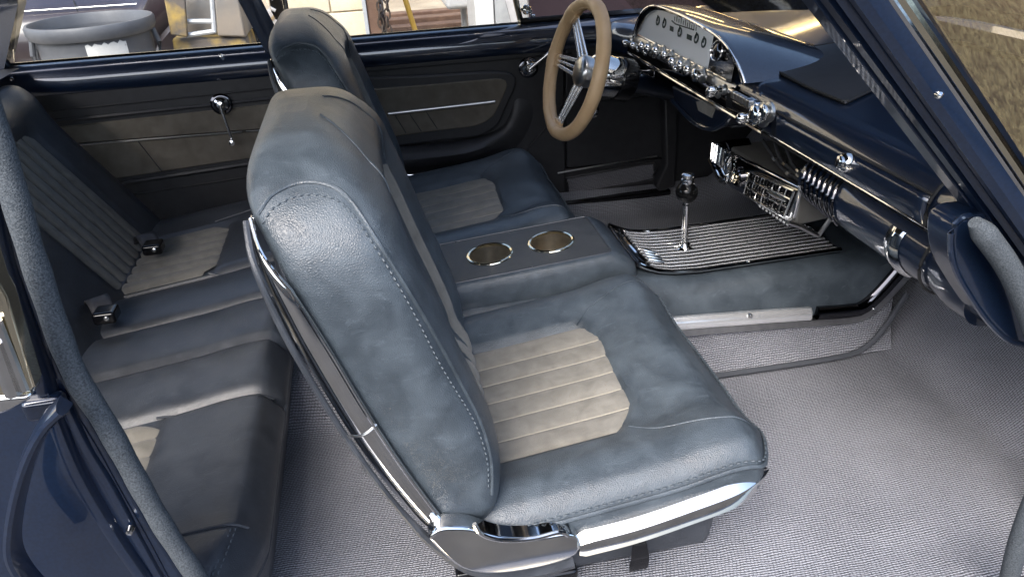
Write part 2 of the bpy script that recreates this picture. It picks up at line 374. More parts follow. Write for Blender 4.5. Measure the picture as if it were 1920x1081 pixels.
# ================================================================== front bucket seats
YC = -.365                       # centre line of the passenger seat
HW = .247
def seat_z(x, y):                # cushion top surface, y measured from the seat centre
    z = .352 + (x - .29) * .12
    z += .020 * math.exp(-((abs(y) - .195) / .050) ** 2)                          # side bolsters
    z += .012 * math.exp(-((x - .365) / .05) ** 2) * (1 - .3 * abs(y) / .25)      # front roll
    z -= .030 * sstep(.385, .445, x)
    return z
SP = [(-.140, .250), (-.128, .262), (-.085, .291), (.095, .299), (.128, .282), (.140, .270)]
def suede_front(y): return float(np.interp(y, [p[0] for p in SP], [p[1] for p in SP]))

def cushion_fn(p):
    if True:
        x, y, z = p; yy = y
        x += .012 * (1 - (yy / .25) ** 2) * sstep(.3, .43, x) - .02 * sstep(.17, .25, abs(yy)) * sstep(.36, .435, x)
        t = sstep(.29, .355, z); zt = seat_z(x, yy) - .36
        if abs(yy) < .138 and x < suede_front(yy) + .004:
            zt -= .011 * sstep(.138, .128, abs(yy)) * sstep(suede_front(yy) + .004, suede_front(yy) - .006, x) * t
        bul = .006 * math.sin(math.pi * min(1, max(0, (z - .26) / .10)))
        if abs(y) > .23: y += math.copysign(bul, y)
        zz = .36 + (z - .36) if t == 0 else z
        return (x, YC + y, z + zt * t + (x - .29) * .12 * (1 - t) - .0)
def seat_cushion(root):
    b = MB(); b.rbox((.02, -HW + .004, .288), (.432, HW - .004, .36), .024, seg=5, n=(46, 50, 5), fn=cushion_fn)
    return b.build('cushion', 'leather', root)

def cushion_pleats(root):
    n = 6; ys = np.linspace(-.130, .130, n + 1)
    for i in range(n):
        b = MB(); P = []
        for a in np.linspace(0, 1, 26):
            row = []
            for t in np.linspace(0, 1, 9):
                y = ys[i] + (ys[i + 1] - ys[i]) * t; x0 = .035; x1 = suede_front(y); x = x0 + (x1 - x0) * a
                puff = .0048 * (max(0, 1 - abs(2 * t - 1) ** 3.2)) ** .6 * min(1, (x1 - x) / .006 + .05) ** .5
                row.append((x, YC + y, seat_z(x, y) - .0065 + puff + .0012 * math.sin(x * 43 + i * 2) * math.sin(t * 3)))
            P.append(row)
        b.grid(P); b.build('pleat', 'suede', root)
    for i in range(1, n):
        pts = [(x, YC + ys[i], seat_z(x, ys[i]) - .0056) for x in np.linspace(.05, suede_front(ys[i]) - .003, 20)]
        MB().tube(pts, .0011, 6).build('pleat_seam', 'suede_thread', root)

# backrest profile in the side view (front x, back x against height)
BZ = [.310, .345, .372, .43, .484, .555, .65, .70, .745]
BF = [.055, .084, .091, .090, .076, .054, .026, .010, -.006]
BB = [.024, .000, -.012, -.038, -.058, -.083, -.109, -.120, -.126]
def spl(zs, vs, z):
    zs = np.array(zs); vs = np.array(vs); i = int(np.clip(np.searchsorted(zs, z) - 1, 0, len(zs) - 2)); m = np.gradient(vs, zs)
    h = zs[i + 1] - zs[i]; t = np.clip((z - zs[i]) / h, 0, 1)
    return float((1 + 2 * t) * (1 - t) ** 2 * vs[i] + t * (1 - t) ** 2 * h * m[i] + t * t * (3 - 2 * t) * vs[i + 1] + t * t * (t - 1) * h * m[i + 1])
def back_front(y, z):            # front surface of the backrest
    return spl(BZ, BF, z) - .040 * math.exp(-(y / .125) ** 4) * sstep(.36, .42, z) * (1 - sstep(.66, .74, z))
def seat_w(z):                   # half width: straight sides, rounded shoulders
    t = min(1, max(0, (z - .575) / .213)); return (HW - .004) * max(.0, 1 - t ** 4.8) ** .48 - .018 * (1 - sstep(.31, .37, z))
def seat_h(z):                   # share of the full thickness left towards the crown
    t = min(1, max(0, (z - .705) / .083)); return max(0, 1 - t ** 3.0) ** .5
def back_cx(z):
    f, bk = spl(BZ, BF, min(z, .745)), spl(BZ, BB, min(z, .745)); return (f + bk) / 2 - .022 * sstep(.70, .79, z), (f - bk) / 2 + .003 * sstep(.68, .74, z)
def back_ring(z, hx=1.0, hwm=0.0, grow=0.0, n=72, zc=None):
    c, h = back_cx(z); h = h * hx * seat_h(z) + grow; w = seat_w(z) - hwm + grow; ring = []
    for k in range(n):
        a = 2 * math.pi * k / n; ca, sa = math.cos(a), math.sin(a)
        x = c + h * (abs(ca) ** .52 if ca > 0 else -abs(ca) ** .36); y = w * math.copysign(abs(sa) ** (.36 if ca > 0 else .24), sa)
        if ca > 0: x -= .040 * math.exp(-(y / .125) ** 4) * sstep(.36, .42, z) * (1 - sstep(.66, .74, z)) * hx * abs(ca) ** .3
        ring.append((x, YC + y, z if zc is None else zc))
    return ring
def surf(x, z):                  # half width of the backrest at a place in the side view
    c, h = back_cx(z); q = min(.97, abs((x - c) / max(1e-4, h * seat_h(z)))); f_ = x > c; ca = q ** (1 / (.52 if f_ else .36))
    return seat_w(z) * max(0, 1 - ca * ca) ** (.18 if f_ else .12)
def on_side(pts):                # photo pixels dropped onto the near side of the backrest
    out = []
    for u, v in pts:
        y = YC - .235
        for _ in range(30):
            p = at(u, v, y=y); y = .5 * y + .5 * (YC - surf(p[0], min(p[2], .78)))
        out.append((p[0], p[2]))
    return out
def seat_backrest(root):
    rings = [back_ring(.312, .55, .02, zc=.305), back_ring(.316, .8, .008, zc=.309)]
    zs = list(np.linspace(.325, .705, 40)) + [.705 + .0822 * math.sin(q) for q in np.linspace(.08, math.pi / 2, 16)]
    rings += [back_ring(z) for z in zs]
    b = MB(); b.loft(rings); bk = b.build('backrest', 'leather', root)
    # suede insert, upright pleats
    n = 6; ys = np.linspace(-.118, .118, n + 1)
    for i in range(n):
        m = MB(); P = []
        for a in np.linspace(0, 1, 24):
            row = []
            for t in np.linspace(0, 1, 7):
                y = ys[i] + (ys[i + 1] - ys[i]) * t; z = .335 + (.668 + .014 * (1 - (y / .12) ** 2) - .335) * a
                row.append((back_front(y, z) - .001 + .006 * (1 - abs(2 * t - 1) ** 3) ** .6 * min(1, (1 - a) * 12) ** .5, YC + y, z))
            P.append(row)
        m.grid(P); m.build('back_pleat', 'suede', root)
    # hard shell over the rear face
    sh = MB(); P = []
    for z in np.linspace(.318, .72, 30):
        r = back_ring(z, 1, .0, grow=.005 * (1 - sstep(.64, .70, z)) - .004 * sstep(.66, .72, z), n=72)
        P.append([r[k] for k in range(25, 48)])
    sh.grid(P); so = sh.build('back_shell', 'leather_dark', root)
    sm = so.modifiers.new('thick', 'SOLIDIFY'); sm.thickness = .006; sm.offset = 0
    return bk

Y_SIDE = -.618
def on_edge(pts):
    out = []
    for u, v in pts:
        y = Y_SIDE
        for _ in range(20): p = at(u, v, y=y); y = YC - min(.243, seat_w(max(.38, p[2])) + .003) - .008
        out.append((p[0], p[2]))
    return out
OUT = on_edge([(466, 415), (469, 440), (478, 490), (505, 560), (545, 640), (600, 735), (660, 830), (725, 920), (790, 995), (835, 1030)])
INN = on_edge([(472, 408), (484, 432), (505, 475), (532, 520), (570, 580), (625, 665), (685, 765), (748, 862), (805, 940), (857, 1006)])
BRK = xz([(800, 992), (833, 1026), (868, 1050), (920, 1058), (990, 1050), (1050, 1035), (1078, 1020), (1083, 1002), (1074, 988), (1050, 984), (1000, 992), (950, 993), (912, 985), (880, 974), (850, 972), (820, 974)], Y_SIDE)
def mirror(sgn, y): return y if sgn < 0 else 2 * YC - y
def seat_trim(root):
    for sg in (-1, 1):
        # chrome band down the edge of the backrest, in two pieces with a joint
        o_, i_ = smooth_path(OUT, 60), smooth_path(INN, 60)
        P = []
        for k in range(60):
            w = min(1, .35 + k / 26); e_ = min(1, .25 + k / 12)
            P.append([(lambda q: (q[0], mirror(sg, YC - min(.243, seat_w(q[1]) + .003) - w * .011 * math.sin(math.pi * (.08 + .84 * t)) ** .8 + .008 * t), q[1]))(o_[k] + (i_[k] - o_[k]) * (1 - t) * e_) for t in np.linspace(0, 1, 12)])
        b = MB(); b.grid(P); q = b.build('back_moulding', 'chrome', root); s_ = q.modifiers.new('thick', 'SOLIDIFY'); s_.thickness = .003; s_.offset = -1
        MB().tube([(x, y + sg * .0006, z) for x, y, z in P[33]], .0012, 6).build('moulding_joint', 'satin', q)
        MB().tube([(x, y + sg * .001, z) for x, y, z in [r_[1] for r_ in P]], .0016, 6).build('moulding_bead', 'chrome', q)
        # dark rubber lip following the outer edge and sweeping under the hinge cover
        lip = smooth_path([(p[0] - .003, p[1] - .002) for p in OUT] + xz([(880, 1064), (940, 1072), (1010, 1068), (1075, 1050)], Y_SIDE), 70)
        MB().tube([(x, mirror(sg, YC - min(.245, seat_w(z) + .02 * (1 - sstep(.31, .37, z))) - .003), z) for x, z in lip], [.0035 + .009 * sstep(.55, .9, k / 69) for k in range(70)], 8).build('edge_lip', 'leather_dark', root)
        # hinge cover
        hb = MB(); hb.prism([tuple(p) for p in smooth_path(BRK + [BRK[0]], 48)[:-1]], mirror(sg, Y_SIDE + .012), mirror(sg, Y_SIDE - .014)); hc = hb.build('hinge_cover', 'chrome', root, bevel=.004, bseg=3)
        rb = smooth_path(xz([(890, 985), (905, 1005), (945, 1015), (1000, 1012), (1050, 1000), (1066, 1006)], Y_SIDE - .016), 24)
        MB().tube([(x, mirror(sg, Y_SIDE - .013), z) for x, z in rb], .0028, 8).build('raised_line', 'chrome', hc)
        # chrome rail along the cushion: upper facet and lower facet, rounding the front corner
        path = [(.168, Y_SIDE + .004, .293), (.24, Y_SIDE + .002, .302), (.31, Y_SIDE + .004, .314), (.368, Y_SIDE + .008, .324), (.398, Y_SIDE + .018, .331), (.414, Y_SIDE + .030, .335)]
        path = smooth_path(path, 30); rings = []
        for k, p in enumerate(path):
            t = nrm(path[min(k + 1, 29)] - path[max(k - 1, 0)]); nn = np.array((t[1], -t[0], 0)); w = 1.2 * min(1, (29 - k) / 5 + .15) * min(1, k / 3 + .75)
            prof = [(-.012, .012), (.002, .013), (.0126, .0040), (.0132, .0015), (.0122, -.0150), (.008, -.0195), (-.012, -.0195)]
            rings.append([(lambda q: (q[0], mirror(sg, q[1]), q[2]))(p + nn * d + np.array((0, 0, h)) * w) for d, h in prof])
        b = MB(); b.loft(rings); b.build('cushion_rail', 'chrome', root, angle=25)
    # seams
    for sg in (-1, 1):
        hw, r = HW - .004, .024; per = [(x, hw) for x in np.linspace(.05, .432 - r, 40)] + [(.432 - r + r * math.sin(q), hw - r + r * math.cos(q)) for q in np.linspace(.15, math.pi / 2, 10)] + [(.432, y) for y in np.linspace(hw - r - .01, 0.0, 20)]
        def on(x, y, z, off):
            p = np.array(cushion_fn(np.array((x, sg * y, z)))); q = np.array(cushion_fn(np.array((x - .004, sg * (y - .004), z)))); d = p - q; d[2] = 0
            return p + nrm(d) * off
        pth = resample([on(x, y, .343, .0020) for x, y in per], 110)
        MB().tube(pth, .0028, 8).build('edge_piping', 'leather', root)
        stitches(resample([on(x, y, .3495, .0004) for x, y in per], 110), (0, sg * .8, .6), L=.0055, gap=.004, r=.0012).build('stitching', 'thread', root)
        # tuck line from the suede corner out to the front edge
        ln = smooth_path([(.272, .132), (.300, .158), (.335, .172), (.375, .185), (.410, .190), (.424, .188)], 30)
        MB().tube([(x, YC + sg * y, seat_z(x, y) + .0002 - .004 * sstep(.40, .43, x)) for x, y in ln], .0013, 6).build('tuck_seam', 'leather', root)
        # backrest side panel seam (double row)
        sp = smooth_path(on_side([(484, 400), (508, 366), (560, 342), (612, 345), (650, 368), (690, 424), (740, 503), (800, 602), (860, 711), (900, 790), (920, 860), (922, 925)]), 90)
        pth = [(x, YC + sg * (surf(x, z) + .0004), z) for x, z in sp]
        MB().tube(pth, .0024, 8).build('panel_piping', 'leather', root)
        c0 = np.mean(sp, 0)
        inn = [(lambda q: (q[0], YC + sg * (surf(*q) + .0006), q[1]))(p + nrm(np.array((-.03, .55)) - p) * .0075) for p in sp]
        stitches(inn, (0, sg, 0), L=.0042, gap=.003, r=.0010).build('stitching', 'thread', root)
    # seams running up from the insert over the head
    for sg in (-1, 1):
        pts = []
        for z in np.linspace(.672, .783, 30):
            r_ = np.array(back_ring(z)); r_ = r_[:19] if sg > 0 else r_[54:]; k = np.argsort(r_[:, 1]); yy = YC + sg * .116 * seat_w(z) / seat_w(.672)
            pts.append((np.interp(yy, r_[k, 1], r_[k, 0]) - .0004, yy, z))
        MB().tube(resample(pts, 40), .0016, 6).build('head_seam', 'leather', root)

def seat_base(root):
    b = MB(); T = lambda p: (p[0] - .012 * (p[2] < .2) * (p[0] > .3) , p[1] + .012 * (p[2] < .2) * (1 if p[1] < YC else -1), p[2])
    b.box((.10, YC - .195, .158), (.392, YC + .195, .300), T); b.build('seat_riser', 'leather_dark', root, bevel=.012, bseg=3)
    for sg in (-1, 1):
        b = MB(); b.rbox((.02, YC + sg * .14 - .02, .145), (.36, YC + sg * .14 + .02, .165), .004, n=(2, 2, 1)); b.build('seat_track', 'black', root)
    c = at(1193, 1022, y=YC - .205)
    b = MB(); b.loft([[(c[0] + w * dx, c[1] - d, c[2] + h + w * .6 * dz) for dx, dz in ((-1, -1), (1, -1), (1, 1), (-1, 1))] for w, h, d in ((.008, .020, .0), (.009, .016, .010), (.013, -.010, .016), (.014, -.024, .013), (.011, -.029, .008))])
    b.build('recline_lever', 'black', root, bevel=.003)
    c = at(1035, 1068, y=YC - .19); b = MB(); b.rbox((c[0] - .04, c[1] - .012, .158), (c[0] + .035, c[1] + .02, .180), .008); b.build('track_lock', 'black', root)

G_FS = 'front bucket seats'
seat = thing('front_seat', 'blue-grey leather bucket seat with taupe suede insert nearest the camera', 'car seat', (.2, YC, .15), G_FS)
seat_cushion(seat); cushion_pleats(seat); seat_backrest(seat); seat_trim(seat); seat_base(seat)
def copy_tree(o, parent=None):
    c = o.copy(); COL.objects.link(c); c.parent = parent
    for ch in list(o.children): copy_tree(ch, c)
    return c
seat2 = copy_tree(seat); seat2.location = (.2 - .045, .368, .15)
seat2['label'] = "driver's bucket seat in dark leather behind the tan steering wheel"

# ================================================================== rear bench
def rear_z(x, y):
    z = .312 + .004 * math.exp(-((x + .285) / .05) ** 2) + (x + .28) * .13 - .024 * sstep(-.245, -.205, x)
    if abs(y) < .50: z += .010 * math.exp(-((abs(y) - .37) / .16) ** 2) * 0
    for s in (.235, .078, -.078, -.235):
        z -= .011 * math.exp(-((y - s) / .007) ** 2) * (1 - .0 * x)
    if abs(y) < .235: z += .013 * abs(math.cos(math.pi * (y / .157))) ** .6
    else: z += .011 * sstep(.235, .262, abs(y))
    z += .012 * math.exp(-((abs(y) - .57) / .05) ** 2)
    return z
def rear_seat():
    t = thing('rear_seat', 'dark leather rear bench seat with pleated suede inserts', 'car seat', (-.45, 0, .15))
    def fn(p):
        x, y, z = p; k = sstep(.22, .31, z); zt = (rear_z(x, y) - .31) * k
        i = .0
        if .245 < abs(y) < .505 and x < -.375: zt -= .009 * k * sstep(.245, .255, abs(y)) * sstep(.505, .495, abs(y)) * sstep(-.375, -.385, x)
        xf = -.022 * (1 - sstep(.16, .30, z)) * sstep(-.3, -.21, x) - .03 * sstep(.52, .64, abs(y)) * sstep(-.3, -.21, x)
        return (x + xf, y, z + zt)
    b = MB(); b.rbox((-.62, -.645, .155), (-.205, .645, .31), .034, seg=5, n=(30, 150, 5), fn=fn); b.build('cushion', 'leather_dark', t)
    # suede strips on the two seating places, running front to back
    fr = lambda u: -.380 - .030 * sstep(.75, 1, abs(2 * u - 1))
    for sg in (-1, 1):
        n = 6; ys = np.linspace(.252, .498, n + 1)
        for i in range(n):
            m = MB(); P = []
            for a in np.linspace(0, 1, 16):
                row = []
                for q in np.linspace(0, 1, 7):
                    y = ys[i] + (ys[i + 1] - ys[i]) * q; u = (y - .252) / .246; x = -.60 + (fr(u) + .60) * a
                    row.append((x, sg * y, rear_z(x, y) - .007 + .0075 * (1 - abs(2 * q - 1) ** 3) ** .6 * min(1, (1 - a) / .03 + .05) ** .5))
                P.append(row)
            m.grid(P); m.build('pleat', 'suede', t)
        ln = smooth_path([(-.395, .245), (-.36, .237), (-.31, .235), (-.255, .236), (-.222, .238)], 20)
        MB().tube([(x, sg * y, rear_z(x, y) + .004) for x, y in ln], .0022, 6).build('tuck_seam', 'leather_dark', t)
        ln = smooth_path([(-.42, .515), (-.36, .525), (-.30, .53), (-.25, .532), (-.222, .53)], 20)
        MB().tube([(x, sg * y, rear_z(x, y) + .001) for x, y in ln], .0022, 6).build('tuck_seam', 'leather_dark', t)
        ln = [(-.232 - .02 * k, sg * (.54 + .10 * k), rear_z(-.235, .55) - .006 * k + .001) for k in np.linspace(0, 1, 14)]
        for o in (0, .006): stitches([(x - o, y, z) for x, y, z in ln], (0, 0, 1), r=.0009).build('stitching', 'thread', t)
    for y in (.078, -.078):
        ln = [(x, y, rear_z(x, y) + .003) for x in np.linspace(-.56, -.225, 24)]
        MB().tube(ln, .0020, 6).build('pleat_seam', 'leather_dark', t)
    # piping along the top of the front face
    MB().tube([(-.2085 - .03 * sstep(.52, .64, abs(y)), y, .277) for y in np.linspace(-.6, .6, 60)], .003, 8).build('front_piping', 'leather_dark', t)
    # backrest
    d = nrm((-.24, 0, .39)); nn = nrm((.39, 0, .24)); p0 = np.array((-.565, 0, .265))
    def bp(s, y, h): return p0 + d * s + nn * h + np.array((0, y, 0))
    def top(s): return .45 - s
    def fb(p):                    # box: x = along the slope, y = across, z = thickness
        s, y, h = p; k = sstep(.02, .09, h)
        hh = h + k * (.014 * math.exp(-((abs(y) - .585) / .05) ** 2) + .012 * math.exp(-((s - .40) / .04) ** 2))
        if .245 < abs(y) < .52 and .03 < s < .36: hh -= .010 * k * sstep(.245, .255, abs(y)) * sstep(.52, .51, abs(y)) * sstep(.36, .35, s)
        return tuple(bp(s, y, hh - .09))
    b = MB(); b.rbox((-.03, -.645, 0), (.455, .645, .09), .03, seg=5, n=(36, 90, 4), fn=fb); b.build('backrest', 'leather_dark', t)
    for sg in (-1, 1):
        n = 7; ys = np.linspace(.252, .513, n + 1)
        for i in range(n):
            m = MB(); P = []
            for a in np.linspace(0, 1, 16):
                row = []
                for q in np.linspace(0, 1, 7):
                    y = ys[i] + (ys[i + 1] - ys[i]) * q; u = (y - .252) / .261; s = .012 + (.352 - .02 * sstep(.8, 1, abs(2 * u - 1)) - .012) * a
                    row.append(tuple(bp(s, sg * y, -.007 + .0055 * (1 - abs(2 * q - 1) ** 4) ** .6 + .014 * math.exp(-((y - .585) / .05) ** 2))))
                P.append(row)
            m.grid(P); m.build('back_pleat', 'suede', t)
rear_seat()
def belt(u, v, dirv, label):
    c = at(u, v, z=.315); t = thing('seat_belt', label, 'seat belt', tuple(c), 'rear seat belts')
    b = MB(); P = []
    a = np.array(dirv); s = nrm(np.cross(a, (0, 0, 1)))
    for k in np.linspace(0, 1, 14):
        p = c + a * (k - .5) * .085 + np.array((0, 0, .030 * math.sin(math.pi * k) ** .8 - .004))
        P.append([p + s * w for w in (-.02, -.01, 0, .01, .02)])
    b.grid(P); o = b.build('webbing', 'web', t); m = o.modifiers.new('thick', 'SOLIDIFY'); m.thickness = .004
    b = MB(); q = c - a * .043; b.rbox(tuple(q + np.array((-.020, -.020, -.004))), tuple(q + np.array((.020, .020, .020))), .006); bk = b.build('buckle', 'black', t)
    MB().lathe([(.0001, 0), (.005, 0), (.005, .002), (.003, .003)], o=tuple(q + np.array((.006, -.0205, .010))), axis=(0, -1, 0), n=14).build('button', 'chrome', bk)
belt(278, 458, (-.5, .86, .0), 'black belt buckle by the far suede insert of the rear bench')
belt(190, 580, (-.5, .86, .0), 'black belt buckle at the middle of the rear bench')
# ================================================================== centre console
def console():
    t = thing('centre_console', 'long leather covered console with two cup holders between the front seats', 'console', (.4, 0, .15))
    # leather base: cross sections from the rear to the toe board
    xs = list(np.linspace(-.02, .93, 50)); rings = []
    def topz(x): return float(np.interp(x, [-.1, .36, .43, .47, .50, .54, .70, .83, .95], [.338, .342, .352, .346, .338, .334, .335, .338, .336]))
    for x in xs:
        tz = topz(x); bz = float(np.interp(x, [-.1, .5, .86, .93], [.22, .252, .232, .312])); w = float(np.interp(x, [-.1, .4, .9], [.128, .138, .140]))
        bz = min(bz, tz - .015)
        r = []
        for yy, zz in ((-w, bz), (-w + .002, bz + (tz - bz) * .35), (-w + .010, bz + (tz - bz) * .72), (-w + .022, tz - .010), (-w + .036, tz - .002), (-.085, tz), (0, tz), (.085, tz), (w - .036, tz - .002), (w - .022, tz - .010), (w - .010, bz + (tz - bz) * .72), (w - .002, bz + (tz - bz) * .35), (w, bz)):
            r.append((x, yy, zz))
        rings.append(r)
    b = MB(); b.loft(rings); b.build('console_side', 'leather', t)
    # raised cup holder box: leather walls, flat top panel with two round wells
    def top(x): return .386 + (x - .169) * .075
    x0, x1, ya, yb = -.02, .392, -.098, .094
    def ringb(i, z_, fx):
        pts = []; rr = max(.022 - i, .004); X0, X1, Y0, Y1 = x0 + i, x1 - i + fx, ya + i, yb - i
        for cx, cy, a0 in ((X1 - rr, Y1 - rr, 0), (X0 + rr, Y1 - rr, 90), (X0 + rr, Y0 + rr, 180), (X1 - rr, Y0 + rr, 270)):
            for k in range(6):
                a = R(a0 + 18 * k); x = cx + rr * math.cos(a); pts.append((x, cy + rr * math.sin(a), top(x) + z_))
        return pts
    b = MB(); b.grid([ringb(-.004, -.055, .035), ringb(-.004, -.035, .030), ringb(-.002, -.018, .018), ringb(.001, -.006, .006), ringb(.005, -.001, .001), ringb(.010, .0005, 0), ringb(.0125, -.001, 0)], cv=True); b.build('box_wall', 'leather', t)
    MB().tube([(x, y, z + .0012) for x, y, z in ringb(.0125, -.001, 0)], .0016, 6, closed=True).build('box_piping', 'leather_dark', t)
    inner = ringb(.0125, -.001, 0); X0, X1, Y0, Y1 = x0 + .0125, x1 - .0125, ya + .0125, yb - .0125
    rc = .0405; cs = [(.169, .000), (.287, .001)]; b = MB(); segs = [X0, .169 - .056, .169 + .056, .287 - .056, .287 + .056, X1]
    for (a, c) in ((0, 1), (2, 3), (4, 5)):
        b.grid([[(x, y, top(x)) for y in np.linspace(Y0, Y1, 12)] for x in np.linspace(segs[a], segs[c], 6)])
    for cx, cy in cs:
        rings = [[], []]; N = 64
        for k in range(N):
            a = 2 * math.pi * (k + .5) / N; ca, sa = math.cos(a), math.sin(a); rings[0].append((cx + rc * ca, cy + rc * sa, top(cx + rc * ca)))
            m = min((.056 / abs(ca)) if ca else 9, ((Y1 - cy) if sa > 0 else (cy - Y0)) / abs(sa) if sa else 9); rings[1].append((cx + m * ca, cy + m * sa, top(cx + m * ca)))
        b.grid(rings, cv=True)
        b.add([(cx + sx * .056, Y, top(cx + sx * .056)) for sx in (-1, 1) for Y in (Y0, Y1)], [])
    b.build('top_panel', 'console_top', t, smooth=False)
    for cx, cy in cs:
        T = lambda p: (p[0], p[1], p[2] + (p[0] - cx) * .075)
        m = MB(); m.lathe([(.0385, .001), (.0382, -.010), (.0375, -.050), (.034, -.062), (.0001, -.062)], (cx, cy, top(cx)), n=40, cap=False); m.v = [T(p) for p in m.v]; c = m.build('cup_holder', 'cup', t)
        m = MB(); m.lathe([(.0380, -.002), (.0385, .0022), (.0415, .0032), (.0440, .0022), (.0448, .0002)], (cx, cy, top(cx)), n=48, cap=False); m.v = [T(p) for p in m.v]; m.build('rim', 'brass', c)
    # ribbed bright plate round the shifter, rising into a short lip at the back
    pz = lambda x: float(np.interp(x, [.40, .425, .445, .47, .50, .55, .83], [.385, .374, .362, .352, .346, .343, .346]))
    b = MB(); b.grid([[(x, y, pz(x)) for y in np.linspace(-.092, .092, 8)] for x in np.concatenate((np.linspace(.43, .55, 16), [.62, .69, .76, .835]))])
    pl = b.build('shifter_plate', 'black', t); m = pl.modifiers.new('thick', 'SOLIDIFY'); m.thickness = .006; m.offset = -1
    for y in np.linspace(-.083, .083, 13):
        p = [(x, y, pz(x) + .001) for x in list(np.linspace(.46, .55, 12)) + [.6, .68, .76, .832]]
        MB().tube(p, .0023, 8).build('rib', 'spoke', pl)
    for y in (-.092, .092): MB().tube([(x, y, pz(x) + .001) for x in list(np.linspace(.43, .55, 14)) + [.65, .75, .835]], .0045, 8).build('plate_edge', 'chrome', pl)
    MB().tube([(.450, -.075, pz(.45) + .004), (.442, -.04, pz(.442) + .005), (.44, 0, pz(.44) + .005), (.442, .04, pz(.442) + .005), (.45, .075, pz(.45) + .004)], .0045, 8).build('plate_end_bar', 'chrome', pl)
    for k in range(4): MB().tube([(.462 + .002 * k, -.052 + .012 * k, pz(.465) + .006), (.492, -.056 + .012 * k, pz(.492) + .004)], .0035, 8).build('indicator_bar', 'chrome', pl)
    # bright moulding low along the passenger side, bending up at the front
    mp = smooth_path([(.10, -.145, .262), (.40, -.147, .268), (.515, -.147, .262), (.70, -.147, .247), (.835, -.147, .235), (.872, -.147, .240), (.905, -.147, .272), (.950, -.147, .335)], 60)
    def strip(a, c, name, m):
        rings = []
        for k in range(a, c):
            p = mp[k]; tt = nrm(mp[min(k + 1, 59)] - mp[max(k - 1, 0)]); nn = np.array((-tt[2], 0, tt[0]))
            rings.append([p + nn * h + np.array((0, d, 0)) for d, h in ((.006, .018), (-.002, .019), (-.008, .013), (-.0105, .004), (-.0095, -.003), (-.004, -.006), (.006, -.006))])
        return MB().loft(rings).build(name, m, t)
    strip(0, 44, 'side_moulding', 'spoke'); strip(44, 60, 'side_moulding', 'dark_chrome')  # front stretch of darker metal stands in for a dark reflection
    rings = []
    for k in range(60):
        p = mp[k]; tt = nrm(mp[min(k + 1, 59)] - mp[max(k - 1, 0)]); nn = np.array((-tt[2], 0, tt[0]))
        rings.append([p + nn * h + np.array((0, d, 0)) for d, h in ((.006, -.007), (-.005, -.007), (-.006, -.020), (.006, -.021))])
    MB().loft(rings).build('moulding_skirt', 'satin', t)
    for u, v in ((1407, 592), (1638, 578)):
        p = at(u, v, y=-.156); MB().lathe([(.0001, .003), (.003, .0025), (.0048, 0), (.0048, -.004)], p, (0, -1, 0), 14).build('screw', 'chrome', t)
    # carpeted lower side with bound edge
    b = MB(); P = []; U = []
    for x in np.linspace(.05, .93, 40):
        zt = float(np.interp(x, [0, .5, .86, .95], [.245, .245, .22, .30])); row = []; u = []
        for k in np.linspace(0, 1, 12):
            z = zt + (max(.153, floor_h(x, -.19) + .004) - zt) * k; row.append((x, -.143 - .03 * k ** 2, z)); u.append((x, z))
        P.append(row); U.append(u)
    b.grid(P, uv=U); b.build('carpet_side', 'carpet', t)
    bd = smooth_path([(.20, -.178, .160), (.55, -.178, .160), (.80, -.178, .158), (.865, -.176, .168), (.905, -.170, .205), (.945, -.160, .270)], 40)
    MB().tube(bd, .0055, 8).build('binding_cord', 'binding', t)
    return t
console()

def shifter():
    b0 = np.array((.557, 0, .335)); k = np.array((.553, 0, .455))
    t = thing('gear_shifter', 'chrome gear lever with black ball knob on the ribbed plate', 'gear lever', tuple(b0))
    MB().tube([b0 + (0, 0, .008), (b0 + k) / 2, k], .0062, 14).build('lever', 'chrome', t)
    MB().lathe([(.0001, .012), (.010, .012), (.012, .006), (.016, .003), (.016, 0)], b0 + (0, 0, .007), n=20).build('collar', 'chrome', t)
    pr = [(.021 * math.sin(a), -.021 * math.cos(a)) for a in np.linspace(.25, math.pi - .35, 20)]
    MB().lathe([(.007, -.026)] + pr, k + (0, 0, .008), n=28).build('knob', 'knob', t)
    MB().lathe([(.011, .018), (.0125, .020), (.0125, .027), (.0095, .029), (.0095, .031), (.012, .032), (.012, .036), (.009, .038), (.0001, .038)], k + (0, 0, .008), n=24).build('knob_cap', 'chrome', t)
shifter()

